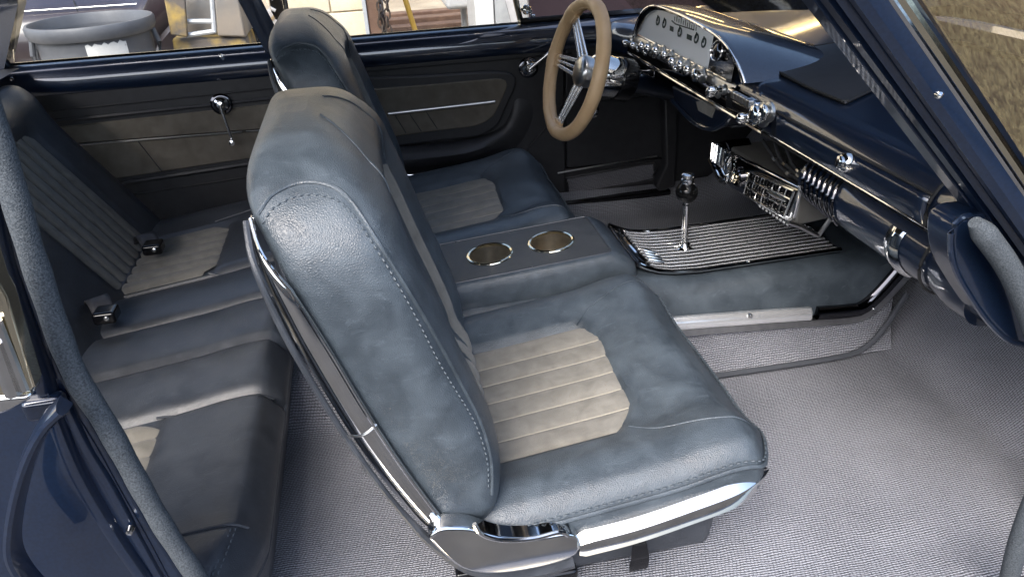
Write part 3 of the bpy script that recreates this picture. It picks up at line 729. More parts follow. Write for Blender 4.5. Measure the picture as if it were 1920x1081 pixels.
# ================================================================== dashboard
DY0, DY1 = .70, -.60
def dash():
    t = thing('dashboard', 'navy metallic dashboard with chrome switches across the front of the cabin', 'dashboard', (.75, 0, .55))
    def sec(y):
        e = sstep(-.50, -.62, y); f = sstep(.55, .70, y); dx = -.030 * e - .045 * f
        xw = 1.16 - .45 * sstep(-.25, -.62, y) - .10 * sstep(.45, .72, y)
        pts = [(xw, .700), (xw * .6 + .72 * .4, .686), (xw * .25 + .72 * .75, .674), (.73 + dx, .667), (.700 + dx, .6645), (.682 + dx, .6625), (.6685 + dx, .658), (.6585 + dx, .6485), (.6515 + dx, .637), (.648 + dx, .628), (.648 + dx, .612), (.650 + dx, .599), (.653 + dx, .5935), (.660 + dx, .589), (.672 + dx, .584), (.690 + dx, .578), (.72 + dx, .572), (.80, .565), (.95, .56)]
        return [(x, y, z) for x, z in pts]
    ys = np.linspace(DY0, DY1, 60); b = MB(); b.grid([sec(y) for y in ys]); b.fan(sec(DY1)); b.fan(sec(DY0))
    body = b.build('dash_body', 'paint', t, angle=50)
    # glove box door, proud of the face, with its dark gap line
    def face(y0, y1, off, n=20):
        P = []
        for y in np.linspace(y0, y1, n):
            s = sec(y); P.append([(s[k][0] - off, y, s[k][2]) for k in (8, 9, 10, 11, 12)])
        return P
    b = MB(); b.grid(face(-.115, -.497, .004)); gd = b.build('glovebox_door', 'paint', t); m = gd.modifiers.new('thick', 'SOLIDIFY'); m.thickness = .006; m.offset = -1
    MB().tube([(.6485, y, .6385) for y in np.linspace(-.11, -.50, 20)], .0022, 6).build('gap_seal', 'rubber', gd)
    MB().tube([(p[0] - .003, p[1], p[2]) for p in (np.array(sec(-.500)[4:14]))], .0022, 6).build('gap_seal', 'rubber', gd)
    MB().tube([(.6462, y, .5975) for y in np.linspace(-.10, -.545, 20)], .0014, 6).build('bright_edge', 'chrome', gd)
    c = at(1587, 304, x=.642)
    lk = MB().lathe([(.0145, -.003), (.0145, .004), (.0125, .007), (.009, .009), (.0085, .013), (.006, .0145), (.0001, .0145)], c, (-1, 0, .15), 24).build('lock', 'chrome', gd)
    b = MB(); b.rbox((c[0] - .016, c[1] - .0012, c[2] - .005), (c[0] - .0138, c[1] + .0012, c[2] + .005), .0006, n=(1, 1, 1)); b.build('keyhole', 'black', lk)
    # rolled lower pad with bright ribs and end cap
    pr = []
    for y in np.linspace(-.19, -.60, 40):
        r = .040 + .006 * sstep(-.2, -.35, y) - .01 * sstep(-.54, -.60, y); cx, cz = .703 - .03 * sstep(-.50, -.62, y), .543
        pr.append([(cx + r * 1.05 * math.cos(a), y, cz + r * math.sin(a)) for a in np.linspace(0, 2 * math.pi, 28, endpoint=False)])
    b = MB(); b.loft(pr); pad = b.build('lower_pad', 'paint', t)
    for k in range(7):
        y = -.200 - .0155 * k; r = .0415 + .0009 * k
        MB().tube([(.703 + r * 1.06 * math.cos(a), y - .010 * math.sin(a - 2.4), .543 + r * math.sin(a)) for a in np.linspace(R(112), R(225), 16)], [.0024 * math.sin(math.pi * (.12 + .76 * q / 15)) + .0005 for q in range(16)], 8).build('bright_rib', 'dark_chrome', pad)
    P = []
    for y in np.linspace(-.438, -.468, 8):
        w = math.sin(math.pi * (abs(y + .438) / .030)); P.append([(.703 + (.047 + .005 * w) * 1.05 * math.cos(a), y - .012 * math.cos(a + .3), .543 + (.047 + .005 * w) * math.sin(a)) for a in np.linspace(R(150), R(240), 18)])
    MB().grid(P).build('end_cap', 'chrome', pad)
    MB().tube([(p[0] - .003, p[1], p[2]) for p in [(.703 + .0475 * 1.05 * math.cos(a), -.505, .543 + .0475 * math.sin(a)) for a in np.linspace(R(100), R(265), 20)]], .002, 6).build('pad_gap', 'rubber', pad)
    # textured pad on the dash top
    sh = [at(u, v, z=.670)[:2] for u, v in ((1437, 124), (1500, 100), (1600, 92), (1680, 118), (1640, 172), (1585, 192), (1520, 165))]
    zt = lambda x: float(np.interp(x, [.70, .72, .83, .98, 1.2], [.665, .667, .675, .687, .702]))
    b = MB(); b.prism([tuple(p) for p in sh], 0, .006, 'z'); b.v = [(x, y, zt(x) + z - .001) for x, y, z in b.v]; sp_ = b.build('speaker_pad', 'vinyl', t, bevel=.003); ring = resample([(x, y, zt(x) + .004) for x, y in [tuple(q) for q in sh] + [tuple(sh[0])]], 60)[:-1]; MB().tube(ring, .0026, 6, closed=True).build('pad_piping', 'rubber', sp_)
    # instrument hood and cluster
    OUTL = yz([(1188, 74), (1192, 52), (1202, 27), (1215, 13), (1232, 10), (1262, 20), (1300, 38), (1335, 58), (1362, 82), (1381, 112), (1393, 140), (1398, 156)], .645)
    ol = smooth_path(OUTL, 50); rings = []
    for x, k in ((.662, .93), (.648, .965), (.644, .985), (.646, 1.0), (.655, 1.01), (.68, 1.0), (.72, .93), (.78, .72), (.86, .38), (.95, .0)):
        rings.append([(x, y, .655 + (z - .655) * k if z > .655 else z + (.0 if x < .7 else (.655 - z) * .8)) for y, z in ol])
    b = MB(); b.grid(rings); hood = b.build('instrument_hood', 'paint', t); 
    MB().tube([(.6435, y, .655 + (z - .655) * .985 if z > .655 else z) for y, z in ol], .0028, 8).build('hood_edge', 'chrome', hood)
    cl = [(y + (.32 - y) * .04, .640 + (z - .640) * .95) for y, z in ol if z > .645]
    fx = lambda y, z: .6495 + (z - .64) * .10
    b = MB(); inner = [(y, z) for y, z in cl]; zb = .646
    def strip(y0, y1, name, m, par, off=0.0, zlo=zb, n=24):
        P = []
        for y in np.linspace(y0, y1, n):
            zt_ = float(np.interp(-y, [-q[0] for q in inner], [q[1] for q in inner])) - .004
            P.append([(fx(y, z) - off, y, z) for z in np.linspace(zlo, max(zt_, zlo + .003), 6)])
        return MB().grid(P).build(name, m, par)
    gf = strip(.565, .158, 'gauge_face', 'gauge', t); strip(.158, .055, 'clock_panel', 'black', t, .001)
    strip(.600, .565, 'bezel_cheek', 'satin', t, -.002)
    # bright bezel below and around the face
    b = MB(); b.grid([[(x, y, z) for x, z in ((.653, .6475), (.651, .646), (.648, .642), (.645, .636), (.6425, .628), (.646, .620))] for y in np.linspace(.615, .035, 30)]); b.build('lower_bezel', 'satin', t)
    MB().tube([(fx(y, z) - .004, y, z - .003) for y, z in cl], .0035, 8).build('bezel', 'chrome', t)
    MB().tube([(.6478, y, .6485) for y in np.linspace(.57, .07, 20)], .002, 6).build('bezel', 'chrome', t)
    # printing on the gauge face
    def disc(u, v, r, m='ink', par=gf):
        p = at(u, v, x=.651); x = fx(p[1], p[2]) - .0012
        MB().lathe([(r * .62, 0), (r * .62, .0006), (r, .0006), (r, -.001)], (x, p[1], p[2]), (-1, 0, .18), 18, cap=False).build('gauge_dial', m, par)
        MB().tube([(x - .0015, p[1], p[2]), (x - .0015, p[1] - r * .3, p[2] + r * 1.25)], .0013, 5).build('needle', m, par)
    for u, v in ((1231, 39), (1243, 44), (1272, 60), (1303, 72), (1317, 80)): disc(u, v, .010)
    for k in range(11):
        u = 1262 + 4.0 * k; v = 37 + 1.9 * k; p = at(u, v, x=.652); x = fx(p[1], p[2]) - .0012
        b = MB(); b.box((x - .0004, p[1] - .0009, p[2] - .002), (x + .0004, p[1] + .0009, p[2] + .006 + .004 * (k % 2))); b.build('speed_mark', 'ink', gf)
    MB().tube([(fx(0, at(u, v, x=.652)[2]) - .001, at(u, v, x=.652)[1], at(u, v, x=.652)[2]) for u, v in ((1257, 39), (1264, 45), (1298, 56))], .0014, 5).build('speed_scale', 'ink', gf)
    for u, v, w in ((1257, 54, .010), (1290, 70, .012)):
        p = at(u, v, x=.651); x = fx(p[1], p[2]) - .001; b = MB(); b.box((x - .0004, p[1] - w, p[2] - .005), (x + .0004, p[1] + w, p[2] + .005)); b.build('warning_lamp', 'ink', gf)
    # clock
    p = at(1346, 95, x=.646)
    ck = MB().lathe([(.019, -.004), (.0195, .003), (.018, .005), (.0162, .003), (.016, 0)], p, (-1, -.15, .2), 32, cap=False).build('clock_ring', 'chrome', t)
    MB().lathe([(.0001, .006), (.008, .005), (.013, .003), (.0162, .001)], p, (-1, -.15, .2), 28, cap=False).build('clock_glass', 'dark_chrome', ck)
    # chrome switch row under the cluster
    b = MB(); b.grid([[(x, y, z) for x, z in ((.640, .632), (.636, .626), (.637, .604), (.641, .597))] for y in np.linspace(.640, -.10, 24)]); b.build('switch_panel', 'dark_chrome', t)
    MB().tube([(.6372, y, .5985) for y in np.linspace(.64, -.10, 24)], .0026, 6).build('panel_edge', 'chrome', t)
    def knob(u, v, r, l, x=.634, ax=(-1, -.05, .05)):
        p = at(u, v, x=x)
        k = MB().lathe([(r * .55, -.006), (r * .5, l * .35), (r * .95, l * .45), (r, l * .6), (r * .95, l * .85), (r * .7, l), (r * .3, l * 1.06), (.0001, l * 1.06)], p, ax, 18).build('switch_knob', 'chrome', t)
        MB().lathe([(r * 1.25, -.005), (r * 1.25, -.001), (r * .9, .001)], p, ax, 18).build('knob_collar', 'satin', k)
    for u, v, r, l in ((1182, 81, .009, .02), (1200, 85, .008, .024), (1203, 92, .007, .014), (1213, 87, .010, .020), (1218, 98, .007, .016), (1226, 90, .010, .022), (1234, 103, .007, .015), (1241, 96, .011, .022), (1257, 103, .009, .02), (1272, 116, .011, .022), (1279, 128, .008, .02), (1286, 122, .011, .020), (1300, 131, .010, .02), (1314, 140, .013, .018)): knob(u, v, r, l)
    # radio: bright frame, push buttons, dial slot, knobs on both sides
    def rp(u, v, x=.634): return at(u, v, x=x)
    poly = yz(((1367, 163), (1413, 188), (1420, 194), (1419, 226), (1362, 202)), .634)
    b = MB(); b.prism(poly, .630, .645, 'x'); rd = b.build('radio', 'chrome', t, bevel=.004)
    poly = yz(((1373, 188), (1407, 206), (1406, 217), (1372, 200)), .629); b = MB(); b.prism(poly, .6285, .632, 'x'); b.build('dial_window', 'black', rd, bevel=.001)
    poly = yz(((1374, 169), (1411, 190), (1410, 202), (1373, 183)), .629); b = MB(); b.prism(poly, .6288, .632, 'x'); b.build('button_tray', 'black', rd, bevel=.001)
    for k in range(6):
        p = rp(1377.5 + 5.9 * k, 177 + 3.3 * k, .626); b = MB(); b.rbox((.620, p[1] - .0058, p[2] - .0065), (.630, p[1] + .0058, p[2] + .0065), .002, n=(1, 1, 1)); b.build('push_button', 'satin', rd)
    knob(1345, 172, .010, .022); knob(1355, 168, .008, .03); knob(1412, 220, .010, .03); knob(1428, 215, .017, .020); knob(1438, 210, .014, .012)
    # ash tray pocket under the dash
    poly = yz(((1256, 160), (1372, 214), (1358, 234), (1330, 244), (1300, 228), (1262, 190)), .650)
    b = MB(); b.prism(poly, .652, .760, 'x'); pk = b.build('lower_pocket', 'paint', t, bevel=.006, bseg=3)
    MB().tube([(.650, *p) for p in smooth_path(yz(((1260, 188), (1298, 227), (1330, 242), (1357, 233), (1372, 215)), .650), 30)], .0045, 8).build('pocket_lip', 'paint', pk)
    poly = yz(((1304, 190), (1316, 188), (1340, 202), (1334, 221), (1308, 207)), .650); b = MB(); b.prism(poly, .6505, .654, 'x'); b.build('opening_reflection', 'suede', pk, bevel=.001)  # suede colour stands in for a tan reflection in the opening
    # ignition plate left of the column
    poly = yz(((1193, 126), (1228, 130), (1228, 152), (1195, 146)), .655); b = MB(); b.prism(poly, .652, .66, 'x'); ig = b.build('ignition_plate', 'dark_chrome', t, bevel=.002)
    p = at(1211, 132, x=.65); MB().lathe([(.009, -.004), (.009, .012), (.012, .014), (.012, .024), (.004, .028), (.0001, .028)], p, (-1, 0, .1), 18).build('ignition_key', 'chrome', ig)
    p = at(1206, 142, x=.65); MB().lathe([(.006, -.003), (.007, .008), (.0001, .009)], p, (-1, 0, .1), 14).build('key_tumbler', 'chrome', ig)
    # underside panel and firewall
    b = MB(); b.grid([[(x, y, z) for x, z in ((.66, .585), (.70, .556), (.78, .545), (1.02, .54))] for y in np.linspace(.68, -.60, 10)]); b.build('under_panel', 'vinyl', t)
    return t
dash()

def under_dash_bits():
    # air conditioner hung below the middle of the dash
    t = thing('air_conditioner', 'chrome fronted under-dash air conditioner with grille and side fins', 'air conditioner', (.74, 0, .43))
    xf = .690
    b = MB(); b.box((xf, -.150, .436), (.80, .135, .500), lambda p: (p[0], p[1], p[2] + (.0 if p[2] > .45 else .012 * (p[0] > .7)))); b.build('housing', 'gunmetal', t, bevel=.008, bseg=3)
    fr = yz(((1342, 288), (1368, 282), (1504, 350), (1488, 412), (1478, 414), (1372, 352), (1352, 330)), xf)
    b = MB(); b.prism(fr, xf - .004, xf + .006, 'x'); fc = b.build('front_bezel', 'chrome', t, bevel=.004, bseg=3)
    g = yz(((1412, 322), (1493, 357), (1475, 404), (1398, 363)), xf - .004)
    b = MB(); b.prism(g, xf - .0055, xf - .003, 'x'); gr = b.build('grille_backing', 'black', t)
    A, B_, C_, D_ = [np.array((xf - .008, *q)) for q in g]
    for k in range(8):
        u = k / 7; MB().tube([A + (B_ - A) * u, D_ + (C_ - D_) * u], .0022, 6).build('grille_bar', 'chrome', gr)
    for k in range(4):
        u = k / 3; MB().tube([A + (D_ - A) * u, B_ + (C_ - B_) * u], .0022, 6).build('grille_bar', 'chrome', gr)
    p = at(1455, 366, x=xf - .011); MB().tube([p + (0, .03, -.003), p, p + (0, -.035, .003)], [.002, .005, .002], 8).build('louvre_tab', 'satin', gr)
    p = at(1384, 331, x=xf - .006); dl = MB().lathe([(.020, -.004), (.020, .004), (.017, .006), (.015, .003), (.0001, .003)], p, (-1, 0, 0), 28).build('dial', 'dark_chrome', t)
    MB().lathe([(.012, .003), (.012, .010), (.009, .013), (.0001, .013)], p, (-1, 0, 0), 20).build('dial_knob', 'brass', dl)
    for k in range(4):
        a = k * math.pi / 2 + .5; MB().tube([p + (-.014, .002 * math.cos(a), .002 * math.sin(a)), p + (-.014, .011 * math.cos(a), .011 * math.sin(a))], .0022, 6).build('knob_spoke', 'chrome', dl)
    # side outlet with fins on the driver's side
    q = [at(u, v, x=xf) for u, v in ((1333, 270), (1362, 262), (1378, 300), (1352, 330), (1330, 300))]
    b = MB(); b.prism([(p[1], p[2]) for p in q], xf - .002, xf + .05, 'x'); b.build('side_outlet', 'dark_chrome', t, bevel=.003)
    for k in range(8):
        a = at(1336 + 4.6 * k, 268 + 2.2 * k, x=xf - .006); c = at(1333 + 3.9 * k, 298 + 3.4 * k, x=xf - .012); MB().tube([a, c], .0026, 6).build('outlet_fin', 'chrome', t)
    a = smooth_path([at(u, v, x=xf - .010) for u, v in ((1331, 298), (1340, 318), (1349, 337), (1358, 342), (1364, 330), (1366, 300), (1374, 288))], 24); MB().tube(a, .0048, 8).build('outlet_trim', 'chrome', t)
    # bright lower tray edge on the passenger side
    e = smooth_path([at(u, v, y=-.152) for u, v in ((1478, 416), (1500, 424), (1532, 440), (1538, 436), (1562, 402))], 24); MB().tube(e, .0042, 8).build('tray_edge', 'satin', t)
    # stamped lettering line on the bezel
    for k in range(9):
        p = at(1424 + 6.5 * k, 386 + 4.3 * k, x=xf - .0045); b = MB(); b.box((p[0] - .0008, p[1] - .003, p[2] - .0012), (p[0] + .0008, p[1] + .0022, p[2] + .0022)); b.build('bezel_mark', 'white', fc)
    # loose wiring looped under the dash
    t = thing('wiring_loom', 'loose black wires with bright clips under the dashboard', 'wiring', (.72, -.05, .56))
    for k, pts in enumerate((((1430, 262), (1448, 290), (1470, 318), (1512, 345)), ((1452, 268), (1465, 300), (1500, 330), (1530, 352)), ((1475, 280), (1490, 312), (1530, 345), (1560, 372)))):
        c_ = smooth_path([at(u, v, x=.70 + .006 * k) for u, v in pts], 20); w_ = MB().tube(c_, .0032, 6).build('wire', 'rubber', t)
        MB().tube([c_[6], c_[7]], .0055, 8).build('clip', 'chrome', w_); MB().tube([c_[12], c_[13]], .0055, 8).build('clip', 'satin', w_)
    # pedal: dark brake pedal in the footwell
    t = thing('brake_pedal', 'black pedal in the dark driver footwell', 'pedal', (.95, .30, .35))
    p = at(1290, 255, x=.93); b = MB(); b.rbox(tuple(p + (-.006, -.045, -.022)), tuple(p + (.006, .045, .022)), .005); b.build('pad', 'rubber', t)
    MB().tube([p + (.006, 0, 0), p + (.05, 0, .10), p + (.10, 0, .22)], .009, 8).build('arm', 'black', t)
under_dash_bits()

# ================================================================== steering wheel on its column
def wheel():
    ax = nrm((.955, .07, -.28)); c = np.array((.432, .36, .626)); t = thing('steering_wheel', 'tan leather three-spoke steering wheel with slotted chrome spokes', 'steering wheel', tuple(c))
    e1 = nrm(np.cross((0, 0, 1), ax)); e2 = nrm(np.cross(ax, e1))      # e1 across, e2 up in the wheel plane
    if e2[2] < 0: e2 = -e2
    if e1[1] < 0: e1 = -e1
    Rm, rt = .1405, .0145
    def w(a, r, h=0): return c + (e1 * math.cos(a) + e2 * math.sin(a)) * r + ax * h
    rings = []
    for k in range(96):
        a = 2 * math.pi * k / 96; rad = e1 * math.cos(a) + e2 * math.sin(a); rr = rt * (1 + .035 * math.sin(a * 9) ** 8)
        rings.append([c + rad * (Rm + rr * math.cos(q)) + ax * rr * 1.05 * math.sin(q) for q in np.linspace(0, 2 * math.pi, 18, endpoint=False)])
    b = MB(); b.grid(rings, cu=True, cv=True); rim = b.build('rim', 'tan', t)
    st = [c + (e1 * math.cos(a) + e2 * math.sin(a)) * (Rm - rt * .93) - ax * rt * .45 for a in np.linspace(0, 2 * math.pi, 200)]
    stitches(st, -ax, L=.004, gap=.003, r=.0010).build('rim_stitching', 'tan', rim)
    hub = .034
    for a in (R(92), R(212), R(332)):
        pass
    # spoke directions measured in the photo
    def ang(u, v):
        d = CM @ nrm((u - 960, v - 540, FPX)); p = CP + d * (ax.dot(c - CP) / ax.dot(d)); q = p - c; return math.atan2(q.dot(e2), q.dot(e1))
    angs = [ang(1037, 108), ang(1076, 42), ang(1046, 228)]; print('SPOKES', [math.degrees(q) for q in angs])
    for a in angs:
        rad = e1 * math.cos(a) + e2 * math.sin(a); tan = -e1 * math.sin(a) + e2 * math.cos(a)
        def pt(r, s, h): return c + rad * r + tan * s + ax * h
        sp = None
        for s in (-1, 0, 1):       # three bars with slots between
            rr = []
            for r_ in np.linspace(hub * .8, Rm - rt * .5, 10):
                k = (r_ - hub * .8) / (Rm - rt * .5 - hub * .8); off = s * (.0165 - .0075 * k); hw = (.0042 if s else .0030) * (1 - .1 * k); h0 = .020 * (1 - k) + .002
                rr.append([pt(r_, off - hw, h0 - .0025), pt(r_, off + hw, h0 - .0025), pt(r_, off + hw, h0 + .002), pt(r_, off - hw, h0 + .002)])
            m = MB(); m.loft(rr)
            o = m.build('spoke' if s == 0 else 'spoke_bar', 'spoke', t if s == 0 else (sp or t), bevel=.0008)
            if s == 0: sp = o
        rr = [[pt(Rm - rt * .2 + d, s * .0155, 0) - ax * (rt * 1.10) * q for s in (-1, 1) for q in ((1, .2) if s < 0 else (.2, 1))] for d in (-.016, -.006, .006)]
        # leather boot where the spoke enters the rim
        bt = []
        for da in np.linspace(-.135, .135, 9):
            r2 = e1 * math.cos(a + da) + e2 * math.sin(a + da); k = rt * (1.10 - .04 * (abs(da) > .12))
            bt.append([c + r2 * (Rm + k * math.cos(q)) + ax * k * 1.05 * math.sin(q) for q in np.linspace(0, 2 * math.pi, 18, endpoint=False)])
        MB().loft(bt).build('spoke_boot', 'tan', rim)
        bs = []
        for k_, (r_, sw) in enumerate(((Rm - rt * .6, .016), (Rm - rt * 1.15, .0145), (Rm - rt * 1.55, .0128))): bs.append([pt(r_, s * sw, h) for s, h in ((-1, -.004), (1, -.004), (1, .009), (-1, .009))])
        MB().loft(bs).build('spoke_wrap', 'tan', rim, bevel=.002)
    MB().lathe([(.0001, -.006), (hub * .55, -.006), (hub * .86, -.003), (hub, .003), (hub * 1.02, .012), (hub, .022)], c + ax * .012, ax, 36).build('hub', 'satin', t)
    MB().lathe([(hub * .95, .022), (.041, .030), (.045, .050), (.045, .085), (.044, .088)], c + ax * .012, ax, 36).build('hub_bell', 'chrome', t)
    t2 = thing('steering_column', 'navy steering column with black collar behind the wheel', 'steering column', tuple(c + ax * .1))
    MB().lathe([(.040, .086), (.047, .088), (.047, .118), (.043, .124), (.03, .126)], c + ax * .014, ax, 36).build('collar', 'black', t2)
    e = at(1244, 168, x=.70); s = c + ax * .13; MB().tube([s, (s + e) / 2, e + (e - s) * .4], .0235, 20).build('column_tube', 'paint', t2)
    p = at(1112, 208, y=.42); sv = MB().lathe([(.014, -.006), (.015, .004), (.010, .010), (.007, .012), (.0001, .012)], p, (-.4, -1, .2), 20).build('lever_knob', 'chrome', t2)
    MB().tube([p + (0, .004, 0), p + (.03, .03, .04), c + ax * .15], .0045, 8).build('lever_arm', 'black', t2)
wheel()
# ================================================================== driver's door, far side
def rail(root, x0, x1, name='window_rail', dz=0.0, n=24):
    prof = [(.704, .598), (.697, .606), (.695, .620), (.697, .636), (.703, .650), (.714, .661), (.728, .667), (.745, .668), (.760, .664), (.762, .640)]
    b = MB(); b.loft([[(x, y, z + dz) for y, z in prof] for x in np.linspace(x0, x1, n)]); return b.build(name, 'paint', root)
def crank(root, u, v, ang, L=.088, y=.695):
    c = at(u, v, y=y); k = MB().lathe([(.017, -.006), (.017, .002), (.014, .004), (.011, .006), (.010, .014), (.008, .018), (.0001, .019)], c, (0, -1, .1), 24).build('window_crank', 'chrome', root)
    e = c + np.array((math.cos(ang) * L, -.026, math.sin(ang) * L)); MB().tube([c + (0, -.014, 0), (c + e) / 2 + (0, -.010, 0), e], [.0055, .0035, .0042], 10).build('arm', 'chrome', k)
    MB().lathe([(.004, -.002), (.0075, .003), (.009, .010), (.007, .017), (.0001, .019)], e, (0, -1, 0), 16).build('handle_knob', 'chrome', k)
    MB().lathe([(.026, -.006), (.026, -.001), (.023, .001), (.0175, .001)], c, (0, -1, .1), 28).build('escutcheon', 'dark_chrome', k)

def door():
    t = thing('driver_door', 'black driver door with suede insert and navy window rail', 'car door', (.2, .71, .2))
    b = MB(); b.box((-.19, .706, .17), (.50, .752, .602)); b.build('door_panel', 'vinyl', t, bevel=.006)
    rail(t, -.19, .79)
    MB().tube([(x, .7035, .588) for x in np.linspace(-.19, .52, 10)], .002, 6).build('panel_seam', 'rubber', t)
    Yd = .704
    o = smooth_path(xz([(690, 142), (800, 138), (900, 132), (948, 133), (965, 142), (966, 160), (950, 195), (935, 228), (915, 246), (890, 255), (820, 263), (760, 270), (720, 274)], Yd), 60)
    o = [(-.10, o[0][1])] + [tuple(p) for p in o] + [(-.10, o[-1][1] + .005)]
    b = MB(); b.prism(o, Yd + .004, Yd - .012); b.build('insert_surround', 'vinyl', t, bevel=.006, bseg=3)
    i = smooth_path(xz([(700, 166), (800, 158), (900, 149), (938, 147), (950, 153), (949, 166), (936, 195), (924, 217), (905, 230), (880, 237), (820, 244), (750, 254)], Yd - .012), 50)
    i = [(-.095, i[0][1])] + [tuple(p) for p in i] + [(-.095, i[-1][1])]
    b = MB(); b.prism(i, Yd - .008, Yd - .0165); b.build('suede_insert', 'suede_shaded', t, bevel=.003)
    for (u0, v0), (u1, v1) in (((741, 216), (761, 249)), ((768, 213), (790, 246)), ((799, 209), (820, 241))):
        MB().tube([at(u0, v0, y=Yd - .0166), at(u1, v1, y=Yd - .0166)], .0011, 5).build('pleat_seam', 'vinyl', t)
    a, c = at(728, 213, y=Yd - .017), at(928, 190, y=Yd - .017); b = MB(); b.loft([[p + np.array((0, d, h)) for d, h in ((0, .0045), (-.004, .003), (-.005, 0), (-.004, -.003), (0, -.0045))] for p in (a, (a + c) / 2, c)]); b.build('bright_strip', 'satin', t, bevel=.001)
    # moulded arm rest swelling out below the insert, sweeping up in front of it
    P = []
    path = smooth_path(xz([(690, 294), (765, 290), (840, 282), (900, 272), (940, 256), (962, 236), (975, 205), (984, 172)], Yd), 40)
    for k, (x, z) in enumerate(path):
        f = k / 39; out = .050 * (1 - sstep(.45, .85, f)) + .012 * (1 - sstep(.85, 1.0, f)); w = .030 - .008 * f
        tt = nrm(path[min(k + 1, 39)] - path[max(k - 1, 0)]); nn = np.array((-tt[1], tt[0]))
        P.append([(x + nn[0] * w * s, Yd + .004 - out * h, z + nn[1] * w * s) for s, h in ((1.0, 0), (.9, .45), (.6, .85), (.2, 1), (-.3, .92), (-.9, .62), (-1.6, .28), (-2.2, 0))])
    b = MB(); b.grid(P); b.build('arm_rest', 'vinyl', t)
    crank(t, 991, 127, R(38), .085)
    MB().lathe([(.006, 0), (.006, .006), (.0001, .007)], at(999, 120, y=.70), (0, -1, .2), 14).build('lock_button', 'brass', t)
    MB().tube(smooth_path([at(u, v, y=.703) for u, v in ((1062, 178), (1045, 210), (1018, 246), (988, 283), (985, 320))], 24), .0022, 6).build('door_gap', 'rubber', t)
    # glass and its bright division post
    b = MB(); b.box((-.19, .744, .655), (.372, .749, 1.02), lambda p: (p[0] - (.10 * (p[2] > .9) if p[0] > 0 else 0), p[1] - .09 * (p[2] > .9), p[2])); b.build('window_glass', 'glass', t)
    MB().tube([(.395, .742, .660), (.372, .725, .76), (.32, .66, 1.02)], .0075, 8).build('division_post', 'brass', t)
    b = MB(); b.add([(.40, .745, .66), (.70, .745, .66), (.33, .665, 1.02)], [(0, 1, 2)]); b.build('vent_glass', 'glass', t)
    p = at(986, 19, y=.735); k = MB().lathe([(.010, -.008), (.011, .002), (.008, .006), (.0001, .007)], p, (0, -1, .1), 18).build('vent_latch', 'chrome', t)
    MB().tube(smooth_path([p + (-.012, -.004, .002), p + (-.004, -.010, .012), p + (.010, -.010, .004), p + (.012, -.008, -.012), p + (.022, -.006, -.014)], 16), .0035, 8).build('latch_arm', 'chrome', k)
    MB().tube([(x, .742, .6685) for x in np.linspace(-.19, .385, 12)], .003, 6).build('glass_wiper', 'rubber', t)
    MB().tube([(x, .737, .6705) for x in np.linspace(-.19, .385, 12)], .0012, 6).build('bright_bead', 'chrome', t)
    # vent window base, dark
    MB().tube([(x, .735, .672) for x in np.linspace(.39, .72, 8)], .009, 8).build('vent_frame', 'black', t)
    # lower carpeted kick strip in its frame
    q = xz([(1062, 333), (1215, 306), (1226, 310), (1226, 326), (1215, 338), (1080, 361), (1066, 356)], .704)
    q = [tuple(p) for p in smooth_path(q + [q[0]], 40)[:-1]]
    b = MB(); b.prism([(.40, .17), (.79, .17), (.79, .268), (.40, .268)], .750, .708); b.build('kick_panel', 'vinyl', t, bevel=.004)
    b = MB(); n = len(q); b.prism(q, .706, .7035)
    b.uv = {k: (p[0], p[2]) for k, p in enumerate(b.v)}; b.build('carpet_inset', 'carpet_dark', t)
    MB().tube([(x, .7035, z) for x, z in q], .004, 8, closed=True).build('inset_frame', 'vinyl', t)
    MB().tube([at(u, v, y=.704) for u, v in ((1046, 324), (1130, 309), (1232, 292))], .0025, 6).build('panel_bead', 'satin', t)
    b = MB(); b.rbox((.42, .655, .165), (.80, .71, .190), .006, n=(4, 1, 1)); b.build('sill_cover', 'black', t)
door()

def kick():
    t = thing('kick_panel', 'black vinyl kick panel ahead of the driver door', 'trim panel', (.65, .7, .3))
    b = MB(); b.box((.502, .709, .27), (.795, .752, .600)); b.build('upper_board', 'vinyl', t, bevel=.004)
    b = MB(); b.prism(xz([(1236, 180), (1252, 178), (1262, 200), (1256, 340), (1228, 352), (1222, 340), (1240, 300)], .70), .70, .66); b.build('pillar_cover', 'vinyl', t, bevel=.005)
    b = MB(); b.box((.80, .709, .15), (1.25, .752, .66)); b.build('cowl_board', 'vinyl', t, bevel=.004)
    MB().tube([at(u, v, y=.707) for u, v in ((1040, 205), (1120, 190), (1232, 178))], .0018, 6).build('board_seam', 'rubber', t)
kick()

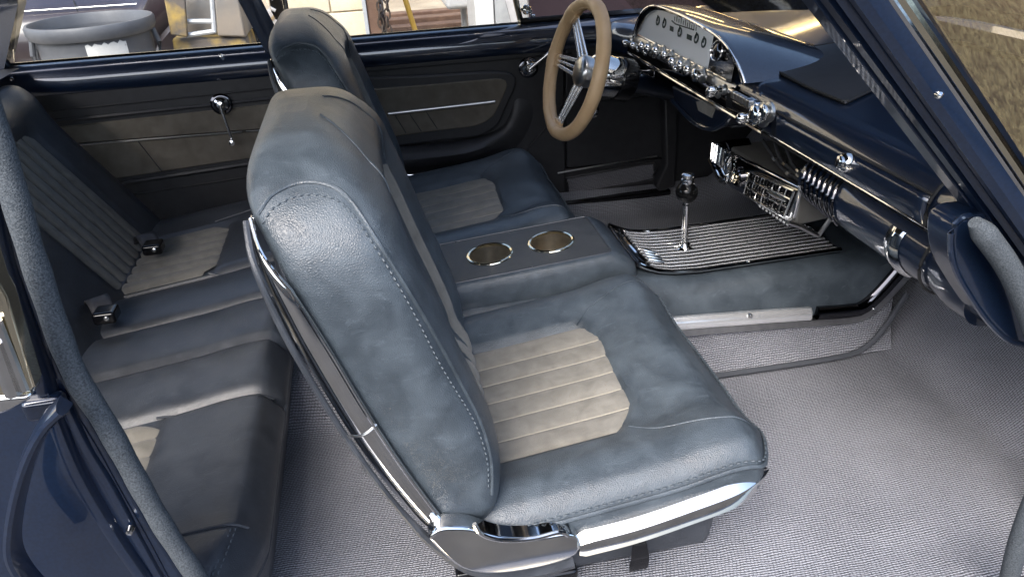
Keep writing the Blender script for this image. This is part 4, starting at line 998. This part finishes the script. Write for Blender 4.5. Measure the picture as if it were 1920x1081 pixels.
def quarter():
    t = thing('quarter_trim', 'black rear side panel with shade-darkened suede band and bright strip', 'trim panel', (-.5, .71, .2))
    b = MB(); b.box((-.90, .706, .16), (-.195, .752, .602)); b.build('side_panel', 'vinyl', t, bevel=.005)
    rail(t, -.90, -.195)
    MB().tube([(x, .7035, .568 + .01 * (x + .2)) for x in np.linspace(-.90, -.2, 10)], .0022, 6).build('panel_seam', 'rubber', t)
    z0 = lambda x: .531 + .014 * (x + .3); z1 = lambda x: .394 + .05 * (x + .353); zs = lambda x: .468 - .02 * (x + .324)
    xs = np.linspace(-.88, -.2, 12)
    for a, c in ((z0, zs), (zs, z1)):
        b = MB(); rows = []
        for x in xs:
            h, l = a(x) - .0015, c(x) + .0015; rows.append([(x, .706, h), (x, .7015, h - .003), (x, .7005, (h + l) / 2), (x, .7015, l + .003), (x, .706, l)])
        b.grid(rows); b.build('suede_band', 'suede_shaded', t)
    for a, c in ((-.88, -.345), (-.335, -.2)):
        MB().tube([(x, .700, zs(x)) for x in np.linspace(a, c, 8)], .0026, 6).build('bright_strip', 'satin', t)
    MB().tube([(-.595, .7, zs(-.59) - .002), (-.56, .7, z1(-.56) + .004)], .0012, 5).build('band_seam', 'vinyl', t)
    MB().tube([(x, .7035, z0(x) + .012) for x in xs], .0045, 6).build('upper_bead', 'vinyl', t)
    MB().tube([(x, .7035, z1(x) - .012) for x in xs], .006, 6).build('lower_bead', 'vinyl', t)
    MB().tube([(x, .7035, z1(x) - .046) for x in xs], .0025, 6).build('lower_seam', 'rubber', t)
    crank(t, 415, 195, R(-83), .088, .698)
    b = MB(); b.box((-.83, .744, .655), (-.25, .749, 1.0), lambda p: (p[0] + (.12 if p[0] < -.5 else -.07) * (p[2] > .9), p[1] - .09 * (p[2] > .9), p[2])); b.build('window_glass', 'glass', t)
    MB().tube([(x, .742, .6685) for x in np.linspace(-.88, -.25, 12)], .004, 6).build('glass_wiper', 'dark_chrome', t)
    for u, v in ((22, 148), (448, 132), (415, 105)):
        p = at(u, v, y=.698); MB().lathe([(.0001, .002), (.004, .001), (.005, -.002)], p, (0, -1, .2), 12).build('screw', 'chrome', t)
    # upright between door glass and quarter glass
    b = MB(); b.loft([[(x + dx, y, z) for dx, y in ((-.028, .752), (-.026, .708), (0, .700), (.026, .708), (.028, .752))] for x, z in ((-.222, .60), (-.226, .66), (-.262, .775), (-.33, 1.03))]); b.build('window_post', 'paint', t)
    b = MB(); b.loft([[(x + dx, y, z) for dx, y in ((-.03, .752), (-.028, .706), (.02, .706), (.022, .752))] for x, z in ((-.87, .64), (-.78, .80), (-.70, 1.03))]); b.build('rear_post', 'paint', t)
quarter()

# ================================================================== near side of the body: jambs, pillar, windshield, roof
def body():
    t = thing('car_body', 'navy painted body shell framing the open passenger doorway', 'car body', (.2, -.7, .0))
    # front pillar of the doorway with its folds, rising back to the roof
    A0, A1 = np.array((.700, -.600, .572)), np.array((.228, -.575, 1.062)); B0, B1 = np.array((.690, -.690, .602)), np.array((.262, -.655, 1.062))
    prof = [(0, -.030), (0, 0), (.05, .006), (.27, .009), (.30, .002), (.335, .001), (.36, .009), (.52, .012), (.545, .003), (.58, .002), (.60, .011), (.66, .014), (.70, .010), (.72, .004), (.755, .004), (.78, .012), (.90, .015), (.97, .010), (1.0, .002), (1.0, -.02)]
    P = []
    for s in np.linspace(0, 1, 3):
        a, c = A0 + (A1 - A0) * s, B0 + (B1 - B0) * s; n = nrm(np.cross(A1 - A0, c - a)); n = n if n[1] < 0 else -n
        n = nrm(n + np.array((-.3, 0, 0)))
        P.append([a + (c - a) * u + n * d * 1.1 for u, d in prof])
    b = MB(); b.grid(P); b.build('front_pillar', 'paint', t, angle=30)
    # bright windshield moulding along the pillar's outer edge, one strip tinted for warm reflections, gasket beyond
    for off, w, m, nm in ((.003, .0026, 'chrome', 'windshield_moulding'), (.010, .0048, 'brass', 'windshield_moulding'), (.019, .0045, 'rusty_iron', 'windshield_gasket')):
        pts = []
        for s in np.linspace(0, 1, 14): pts.append(B0 + (B1 - B0) * s + np.array((off * .95, .012 * off / .01 * .35, off * .55)))
        rr = [[p + np.array((dx * w, dy * w, dx * w * .6)) for dx, dy in ((-1, .6), (-.9, -.5), (0, -1), (.9, -.5), (1, .6))] for p in pts]
        MB().loft(rr).build(nm, m, t)
    p = at(1762, 178, y=-.70); MB().lathe([(.0001, .004), (.0022, .0015), (.0032, 0), (.0032, -.004)], p, (-.3, -1, .2), 12).build('pillar_screw', 'chrome', t)
    # windshield: strongly wrapped sheet of dusty glass, gold reflection put into the dust colour
    P = []
    for k in np.linspace(0, 1, 16):
        row = []
        for y in np.linspace(-.70, .68, 40):
            q = abs(y) / .70; xb, zb = 1.19 - .485 * q ** 3.2, .705 - .10 * q ** 3; xt, zt = .36 - .07 * q ** 2.6, 1.062
            yy = y * (1 - .055 * k); bul = .035 * math.sin(math.pi * k) * (1 - q ** 4); row.append((xb + (xt - xb) * k + bul, yy, zb + (zt - zb) * k + bul * .5))
        P.append(row)
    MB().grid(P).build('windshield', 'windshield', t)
    # cowl and bonnet ahead of the glass
    P = []
    for x in np.linspace(0, 1, 10):
        P.append([(1.18 - .42 * (abs(y) / .74) ** 3 + x * 1.3 + .02, y, .69 - .05 * (abs(y) / .74) ** 3 - .05 * x * x + .006 * math.sin(x * 3)) for y in np.linspace(-.74, .74, 24)])
    MB().grid(P).build('bonnet', 'paint', t)
    # hinge pillar end panel
    Yh = -.636
    hp = smooth_path(xz([(1822, 404), (1797, 414), (1785, 445), (1792, 500), (1822, 556), (1858, 606), (1898, 640), (1960, 655)], Yh), 30)
    poly = [tuple(p) for p in hp] + xz([(2150, 640), (2150, 420), (1960, 402), (1880, 398)], Yh)
    b = MB(); b.prism(poly, Yh, -.595); b.build('hinge_pillar', 'paint', t, bevel=.010, bseg=4)
    MB().tube([(x, Yh + .002, z) for x, z in hp], .0035, 8).build('pillar_bead', 'paint', t)
    # body side below and ahead of the hinge pillar
    b = MB(); b.prism([(.79, .05), (.84, .16), (.86, .40), (.80, .56), (.74, .66), (1.9, .66), (1.9, .05)], -.76, -.70); b.build('front_fender', 'paint', t, bevel=.012, bseg=3)
    b = MB(); b.prism([(.80, .14), (.83, .30), (.80, .50), (.76, .58), (1.3, .60), (1.3, .14)], -.70, -.66); b.build('cowl_side', 'vinyl', t, bevel=.006)
    # sill with its tread plate
    b = MB(); b.box((-.60, -.78, -.02), (.86, -.672, .135)); b.build('sill', 'paint', t, bevel=.012, bseg=3)
    b = MB(); b.rbox((-.25, -.755, .137), (.72, -.690, .1415), .002, n=(2, 2, 1)); b.build('tread_plate', 'brass', t)
    # lock pillar: the painted edge of the body at the left of the doorway
    Yj = -.666
    wl_ = [(-60, 60), (-20, 215), (8, 300), (66, 495), (136, 690), (205, 805), (300, 975), (372, 1085), (440, 1190)]
    poly = xz([(u - 16, v + 6) for u, v in wl_], Yj) ; poly = [tuple(p) for p in poly] + [(-.22, .05), (-.62, .05), (-.62, .66), (-.335, .668), (-.325, .70), (-.33, .95)]
    b = MB(); b.prism(poly, Yj, -.640); b.build('lock_pillar', 'paint', t, bevel=.006)
    def ridge(pts, y, w, h, name, m='paint', n=40):
        c = smooth_path([at(u, v, y=y) for u, v in pts], n); rr = []
        for k in range(n):
            tt = nrm(c[min(k + 1, n - 1)] - c[max(k - 1, 0)]); s = nrm(np.cross(tt, (0, -1, 0))); rr.append([c[k] + s * w * a + np.array((0, -h * d, 0)) for a, d in ((-1, -.6), (-.92, .35), (-.5, .9), (0, 1), (.5, .9), (.92, .35), (1, -.6))])
        return MB().loft(rr).build(name, m, t)
    ridge([(-30, 330), (5, 480), (40, 590), (78, 690), (104, 770), (150, 880), (215, 990), (290, 1100), (340, 1180)], Yj, .0085, .012, 'jamb_fold')
    ridge([(118, 745), (160, 830), (208, 910), (262, 1010), (318, 1110), (370, 1200)], Yj, .006, .006, 'jamb_fold')
    ridge([(128, 790), (165, 850), (210, 930), (262, 1020), (310, 1110)], Yj, .011, .004, 'jamb_fold')
    ridge([(120, 758), (88, 790), (60, 840), (38, 905), (24, 975), (24, 1030), (48, 1075), (90, 1120)], -.715, .0055, .012, 'fender_edge')
    # striker on the jamb
    p = at(88, 757, y=Yj - .008); b = MB(); b.rbox(tuple(p + (-.016, -.010, -.010)), tuple(p + (.016, .006, .010)), .005); b.build('belt_cap', 'paint', t)
    for u, v in ((243, 995), (100, 770)):
        q = at(u, v, y=Yj - .012); MB().lathe([(.0001, .003), (.003, .002), (.004, -.004)], q, (0, -1, 0), 12).build('jamb_screw', 'chrome', t)
    # quarter window frame end in bright metal
    q = xz([(-40, 420), (-4, 535), (10, 560), (62, 728), (58, 738), (20, 744), (-60, 760)], -.722); b = MB(); b.prism(q, -.722, -.700); fr = b.build('quarter_window_frame', 'brass', t, bevel=.004, bseg=3)
    MB().tube([at(u, v, y=-.726) for u, v in ((-6, 600), (18, 660), (46, 730))], .0035, 8).build('frame_bead', 'chrome', fr)
    MB().tube([at(u, v, y=-.726) for u, v in ((-10, 640), (8, 690), (26, 738))], .006, 8).build('frame_bead', 'chrome', fr)
    b = MB(); b.prism(xz([(-60, 748), (60, 740), (52, 752), (20, 770), (-60, 800)], -.724), -.724, -.700); b.build('frame_foot', 'chrome', fr, bevel=.003)
    # grey windlace round the doorway, left and right
    w_ = smooth_path([at(u, v, y=-.672) for u, v in wl_], 120); MB().tube(w_, [.0094 + .0003 * math.sin(k * .6) for k in range(120)], 14, up=(0, 1, 0)).build('windlace', 'windlace', t)
    w_ = smooth_path([at(u, v, y=-.664 - .06 * sstep(700, 900, v)) for u, v in ((1828, 416), (1852, 446), (1890, 500), (1922, 566), (1950, 650), (1985, 760), (1975, 860), (1938, 940), (1908, 1020), (1886, 1110))], 120)
    MB().tube(w_, [.0120 * min(1, .55 + k / 8) * (1 - .12 * sstep(70, 100, k)) for k in range(120)], 14, up=(0, 1, 0)).build('windlace', 'windlace', t)
    # roof skin and headliner
    def roofp(x, y, dz): return (x, y, 1.062 + .05 * (1 - (y / .62) ** 2) * math.cos((x + .35) * .9) + dz)
    b = MB(); b.grid([[roofp(x, y, .03) for y in np.linspace(-.60, .60, 20)] for x in np.linspace(-1.15, .36, 20)]); b.build('roof', 'paint', t)
    b = MB(); b.grid([[roofp(x, y, 0) for y in np.linspace(-.585, .585, 20)] for x in np.linspace(-1.15, .34, 20)]); b.build('headliner', 'headliner', t)
    for sg in (-1, 1):
        b = MB(); b.loft([[(x + dx, sg * (y + dy), z) for dx, dy in ((-.03, -.015), (.03, -.015), (.03, .02), (-.03, .02))] for x, y, z in ((-1.15, .55, 1.0), (-.6, .585, 1.06), (0, .590, 1.07), (.30, .585, 1.065))]); b.build('roof_rail', 'paint', t, bevel=.006)
    b = MB(); b.prism([(-.86, .66), (-1.6, .66), (-1.7, .05), (-.62, .05)], -.72, -.68); b.build('rear_quarter', 'paint', t, bevel=.01)
    b = MB(); b.grid([[(x, y, .66 + .01 * math.sin(y)) for y in np.linspace(-.68, .70, 4)] for x in (-.80, -1.05, -1.3)]); b.build('parcel_shelf', 'vinyl', t)
    b = MB(); b.grid([[(x, y, z) for y in np.linspace(-.72, .74, 4)] for x, z in ((1.06, .70), (1.10, .52), (1.28, .40), (1.30, .10))]); b.build('firewall', 'vinyl', t)
    b = MB(); b.box((-.60, -.70, -.02), (1.30, .74, .10)); b.build('floor_pan', 'black', t)
    b = MB(); b.box((-1.7, .755, -.02), (2.4, .82, .60)); b.build('far_flank', 'paint', t, bevel=.02)
body()

# ================================================================== the yard seen through the far windows
def yard():
    # rubbish bin
    c = at(168, 36, y=2.05); r0 = .222
    t = thing('rubbish_bin', 'big grey round rubbish bin with torn white label outside the rear window', 'bin', (c[0], c[1], -.2)); o = (c[0], c[1], -.2); H = c[2] + .2
    MB().lathe([(r0 * .80, 0), (r0 * .82, .01), (r0 * .93, H - .06), (r0 * .94, H - .045), (r0 * .91, H - .04), (r0 * .79, .02), (.0001, .02)], o, n=48, cap=False).build('bin_body', 'bin', t)
    MB().lathe([(r0 * .93, H - .05), (r0 * 1.0, H - .05), (r0 * 1.04, H - .035), (r0 * 1.045, H - .008), (r0 * 1.02, H), (r0 * .98, H), (r0 * .955, H - .01), (r0 * .93, H - .05)], o, n=56, cap=False).build('bin_rim', 'bin', t)
    for a in (R(195), R(15)):
        d = np.array((math.cos(a), math.sin(a), 0)); s = np.array((-math.sin(a), math.cos(a), 0)); p = np.array(o)
        for w in (-.055, .055): MB().tube([p + d * r0 * .95 + s * w + (0, 0, H - .05), p + d * (r0 * 1.0) + s * w + (0, 0, H - .10), p + d * (r0 * .97) + s * w + (0, 0, H - .19)], .010, 8).build('handle_rib', 'bin', t)
        MB().tube([p + d * (r0 * .98) + s * w + (0, 0, H - .19) for w in np.linspace(-.055, .055, 5)], .012, 8).build('handle_bar', 'bin', t)
    P = []
    for k in np.linspace(0, 1, 14):
        a = R(276 + 40 * k); P.append([(o[0] + (r0 * (.822 + .11 * z / H) + .003) * math.cos(a), o[1] + (r0 * (.822 + .11 * z / H) + .003) * math.sin(a), o[2] + z + .006 * math.sin(k * 31) * (z > H - .09)) for z in np.linspace(H - .19, H - .065, 5)])
    MB().grid(P).build('paper_label', 'label', t)
    # parked dark car behind the bin
    t = thing('parked_car', 'dark maroon car with pale reflections parked behind the grey bin', 'car', (-1.4, 3.2, -.2))
    P = []
    for x in np.linspace(-3.6, .10, 40):
        f = 1 - .06 * ((x + 1.7) / 2) ** 2; arch = math.sqrt(max(0, .38 ** 2 - (x + .72) ** 2)) if abs(x + .72) < .38 else 0
        lo = max(.0, arch + .02)
        P.append([(x, 2.95 + d, lo + (z - .0) * (1 - lo / .9) - .0 + .0) for d, z in ((.10, 0.0), (.03, .02), (.0, .16), (.012, .20), (-.02, .26), (-.035, .36), (-.03, .44), (.02, .50), (.10, .545), (.30, .60), (.40, .70), (.62, .95))])
    MB().grid(P).build('body_side', 'maroon', t)
    MB().tube([(x, 2.935, .175) for x in np.linspace(-3.6, -1.15, 12)], .012, 8).build('sill_strip', 'chrome', t)
    MB().tube([(x, 2.985, .535 + .004 * math.sin(x * 2)) for x in np.linspace(-3.6, .1, 20)], .003, 8).build('belt_moulding', 'chrome', t)
    MB().tube([(-1.30, 2.935, .02), (-1.33, 2.905, .30), (-1.38, 2.95, .49), (-1.42, 3.05, .56)], .004, 6).build('door_gap', 'rubber', t)
    w = np.array((-.72, 3.0, .10)); ty = MB().lathe([(.19, -.10), (.30, -.10), (.33, -.06), (.335, 0), (.33, .06), (.30, .09), (.20, .09), (.19, .07)], w, (0, -1, 0), 40, cap=False).build('tyre', 'rubber', t)
    MB().lathe([(.20, .06), (.18, .05), (.10, .03), (.05, .05), (.0001, .055)], w, (0, -1, 0), 32, cap=False).build('wheel_disc', 'dark_chrome', t)
    for k in range(40):
        a = 2 * math.pi * k / 40; q = w + np.array((.332 * math.cos(a), -.04, .332 * math.sin(a))); 
        b = MB(); b.rbox(tuple(q + (-.008, -.03, -.008)), tuple(q + (.008, .05, .008)), .003, n=(1, 1, 1)); b.build('tread_block', 'rubber', ty)
    # flaking yellow steel cart
    p = at(375, 60, y=2.15); t = thing('steel_cart', 'rusty steel cart with flaking yellow panels beside the dark wheel', 'cart', (p[0], 2.2, -.2))
    q = xz([(302, -30), (345, -30), (352, 70), (320, 66)], 2.10); b = MB(); b.prism(q, 2.10, 2.12); b.build('yellow_flap', 'rust', t, bevel=.006)
    q = xz([(322, 72), (460, 70), (480, 130), (330, 130)], 2.14); b = MB(); b.prism(q, 2.14, 2.40); b.build('lower_panel', 'rust', t, bevel=.01)
    q = xz([(345, -40), (395, -40), (402, 58), (352, 66)], 2.20); b = MB(); b.prism(q, 2.20, 2.24); b.build('inner_panel', 'weathered', t, bevel=.004)
    q = xz([(398, -40), (440, -40), (462, 70), (408, 68)], 2.12); b = MB(); b.prism(q, 2.12, 2.36); b.build('side_panel', 'weathered', t, bevel=.008)
    for a, c in (((395, -40), (402, 60)), ((350, 66), (404, 58)), ((352, 40), (400, 40))): MB().tube([at(*a, y=2.13), at(*c, y=2.13)], .010, 8).build('frame_bar', 'grey_steel', t)
    # brown board and dark clutter behind the window post
    p = at(494, 30, y=2.3); t = thing('wooden_board', 'upright brown wooden board just past the window post', 'board', (p[0], 2.3, -.2)); b = MB(); b.box((p[0] - .035, 2.29, -.2), (p[0] + .035, 2.32, .95)); b.build('plank', 'block', t, bevel=.004)
    p = at(525, 20, y=2.6); t = thing('machine_housing', 'dark machine housing in shade beside the cream wall', 'machine', (p[0], 2.7, -.2)); b = MB(); b.box((p[0] - .20, 2.62, -.2), (p[0] + .03, 2.85, .85)); b.build('housing', 'black', t, bevel=.02)
    for k in range(4): MB().tube([(p[0] - .14 + .03 * k, 2.60, .44 + .05 * k), (p[0] - .02, 2.60, .40 + .05 * k)], .008, 6).build('cooling_fin', 'grey_steel', t)
    # cream concrete block wall
    j = at(621, 24, y=2.35); e = at(690, 20, y=2.35); wl0 = at(540, 10, y=2.35)[0]; t = thing('block_wall', 'cream painted concrete block wall outside the driver window', 'wall', (e[0] - .6, 2.45, -.2))
    b = MB(); b.box((wl0 + .002, 2.362, -.2), (e[0] - .001, 2.55, 1.5)); b.build('mortar_core', 'mortar', t)
    hb = .215
    zr = j[2]; rows = [zr + hb * k for k in range(-4, 5)]
    for r_, z in enumerate(rows):
        if z + hb < -.2: continue
        off = j[0] if r_ % 2 == 0 else j[0] + .22
        for k in range(-4, 3):
            x0, x1 = off + .44 * k + .003, off + .44 * (k + 1) - .003; x0 = max(x0, wl0); x1 = min(x1, e[0])
            if x1 - x0 < .03: continue
            b = MB(); b.rbox((x0, 2.35, max(z, -.2) + .003), (x1, 2.40, z + hb - .003), .004, seg=2, n=(1, 1, 1)); b.build('block', 'block', t)
    # brown steel post, chain, yellow leg, white tank, pale cabinet
    p = at(702, 30, y=2.30); t = thing('steel_post', 'brown steel post at the end of the cream wall', 'post', (p[0], 2.3, -.2)); b = MB(); b.box((p[0] - .028, 2.28, -.2), (p[0] + .028, 2.34, 1.4)); b.build('flange', 'post', t, bevel=.004); b = MB(); b.box((p[0] - .048, 2.27, -.2), (p[0] - .030, 2.36, 1.4)); b.build('flange', 'grey_steel', t, bevel=.003)
    p = at(719, 30, y=2.26); t = thing('hanging_chain', 'dark iron chain hanging in two strands beside the brown post', 'chain', (p[0], 2.26, .4))
    for s in (0, 1):
        for k in range(14):
            z = .36 + .034 * k; x = p[0] + (-.012 if s == 0 else .018) + .004 * math.sin(k * 1.3 + s); ring = []
            for a in np.linspace(0, 2 * math.pi, 16, endpoint=False):
                lx, lz = .012 * math.cos(a), .022 * math.sin(a); ring.append((x + (lx if (k + s) % 2 else lx * .25), 2.26 + (0 if (k + s) % 2 else lx), z + lz))
            MB().tube(ring, .0042, 6, closed=True, up=(0, 1, .1)).build('link', 'rusty_iron', t)
    a, c = at(757, -10, y=2.7), at(780, 62, y=2.7); t = thing('yellow_stand', 'yellow painted steel leg leaning on the dusty yard', 'stand', (c[0], 2.7, -.2)); d = (c - a); MB().tube([a - d * .6, c, c + d * (max(.1, (c[2] + .19) / max(.01, -d[2])))], .014, 10).build('leg', 'yellow', t)
    MB().tube([a - d * .6, a - d * .6 + (.4, .1, 0)], .012, 8).build('cross_bar', 'yellow', t)
    p = at(868, 4, y=3.6); t = thing('white_tank', 'white rounded tank lying on the yard', 'tank', (p[0], 3.6, .2)); b = MB(); b.rbox((p[0] - .12, 3.45, p[2] - .02), (p[0] + .5, 3.8, p[2] + .32), .03, n=(4, 2, 2)); b.build('shell', 'white', t)
    for k in (0, 1): MB().tube([(p[0] + .38 * k, 3.6, p[2]), (p[0] + .38 * k, 3.6, -.2)], .02, 8).build('leg', 'grey_steel', t)
    p = at(902, 20, y=2.6); q = at(958, 20, y=2.6); m_ = at(932, 20, y=2.6)[0]; t = thing('pale_cabinet', 'pale grey steel cabinet standing in the yard', 'cabinet', (q[0], 2.6, -.2))
    b = MB(); b.box((p[0] - .03, 2.6, -.2), (p[0] + .065, 2.9, 1.1)); b.build('door_leaf', 'white', t, bevel=.006); b = MB(); b.box((p[0] + .071, 2.61, -.2), (p[0] + .5, 2.9, 1.1)); b.build('door_leaf', 'grey_steel', t, bevel=.006)
    p = at(1000, 20, y=2.2); t = thing('dark_partition', 'dark screen beyond the vent window', 'partition', (p[0] + .6, 2.2, -.2))
    b = MB(); b.box((p[0] - .02, 2.2, -.2), (p[0] + 2.4, 2.24, 1.6)); b.build('board', 'maroon', t, bevel=.006)
    for k, (x0, x1, z, dz) in enumerate(((1.10, 1.75, 1.02, .05), (1.45, 2.35, 1.22, .02), (2.2, 2.9, 1.42, -.12), (1.9, 2.5, .98, .0))):
        l = thing('strip_lamp', ('lowest', 'longest', 'topmost', 'rearmost')[k] + ' warm strip lamp on the dark partition', 'lamp', ((x0 + x1) / 2, 2.19, z), 'warm strip lamps')
        MB().tube([(x0, 2.165, z), ((x0 + x1) / 2, 2.165, z + dz), (x1, 2.165, z)], .010, 8).build('tube', 'lamp', l)
        b = MB(); b.box((x0, 2.178, z - .02), (x1, 2.198, z + .02)); b.build('batten', 'white', l, bevel=.003)
    p = at(820, 6, y=4.2); t = thing('timber_pile', 'brown timber pile further back on the yard', 'timber', (p[0], 4.3, -.2))
    for k in range(4): b = MB(); b.box((p[0] - .55, 4.1 + .13 * k, -.2), (p[0] + .35, 4.22 + .13 * k, .14 + .03 * (k % 2))); b.build('plank', 'post', t, bevel=.005)
    # far end of the yard: added reflector, built with the setting
yard()
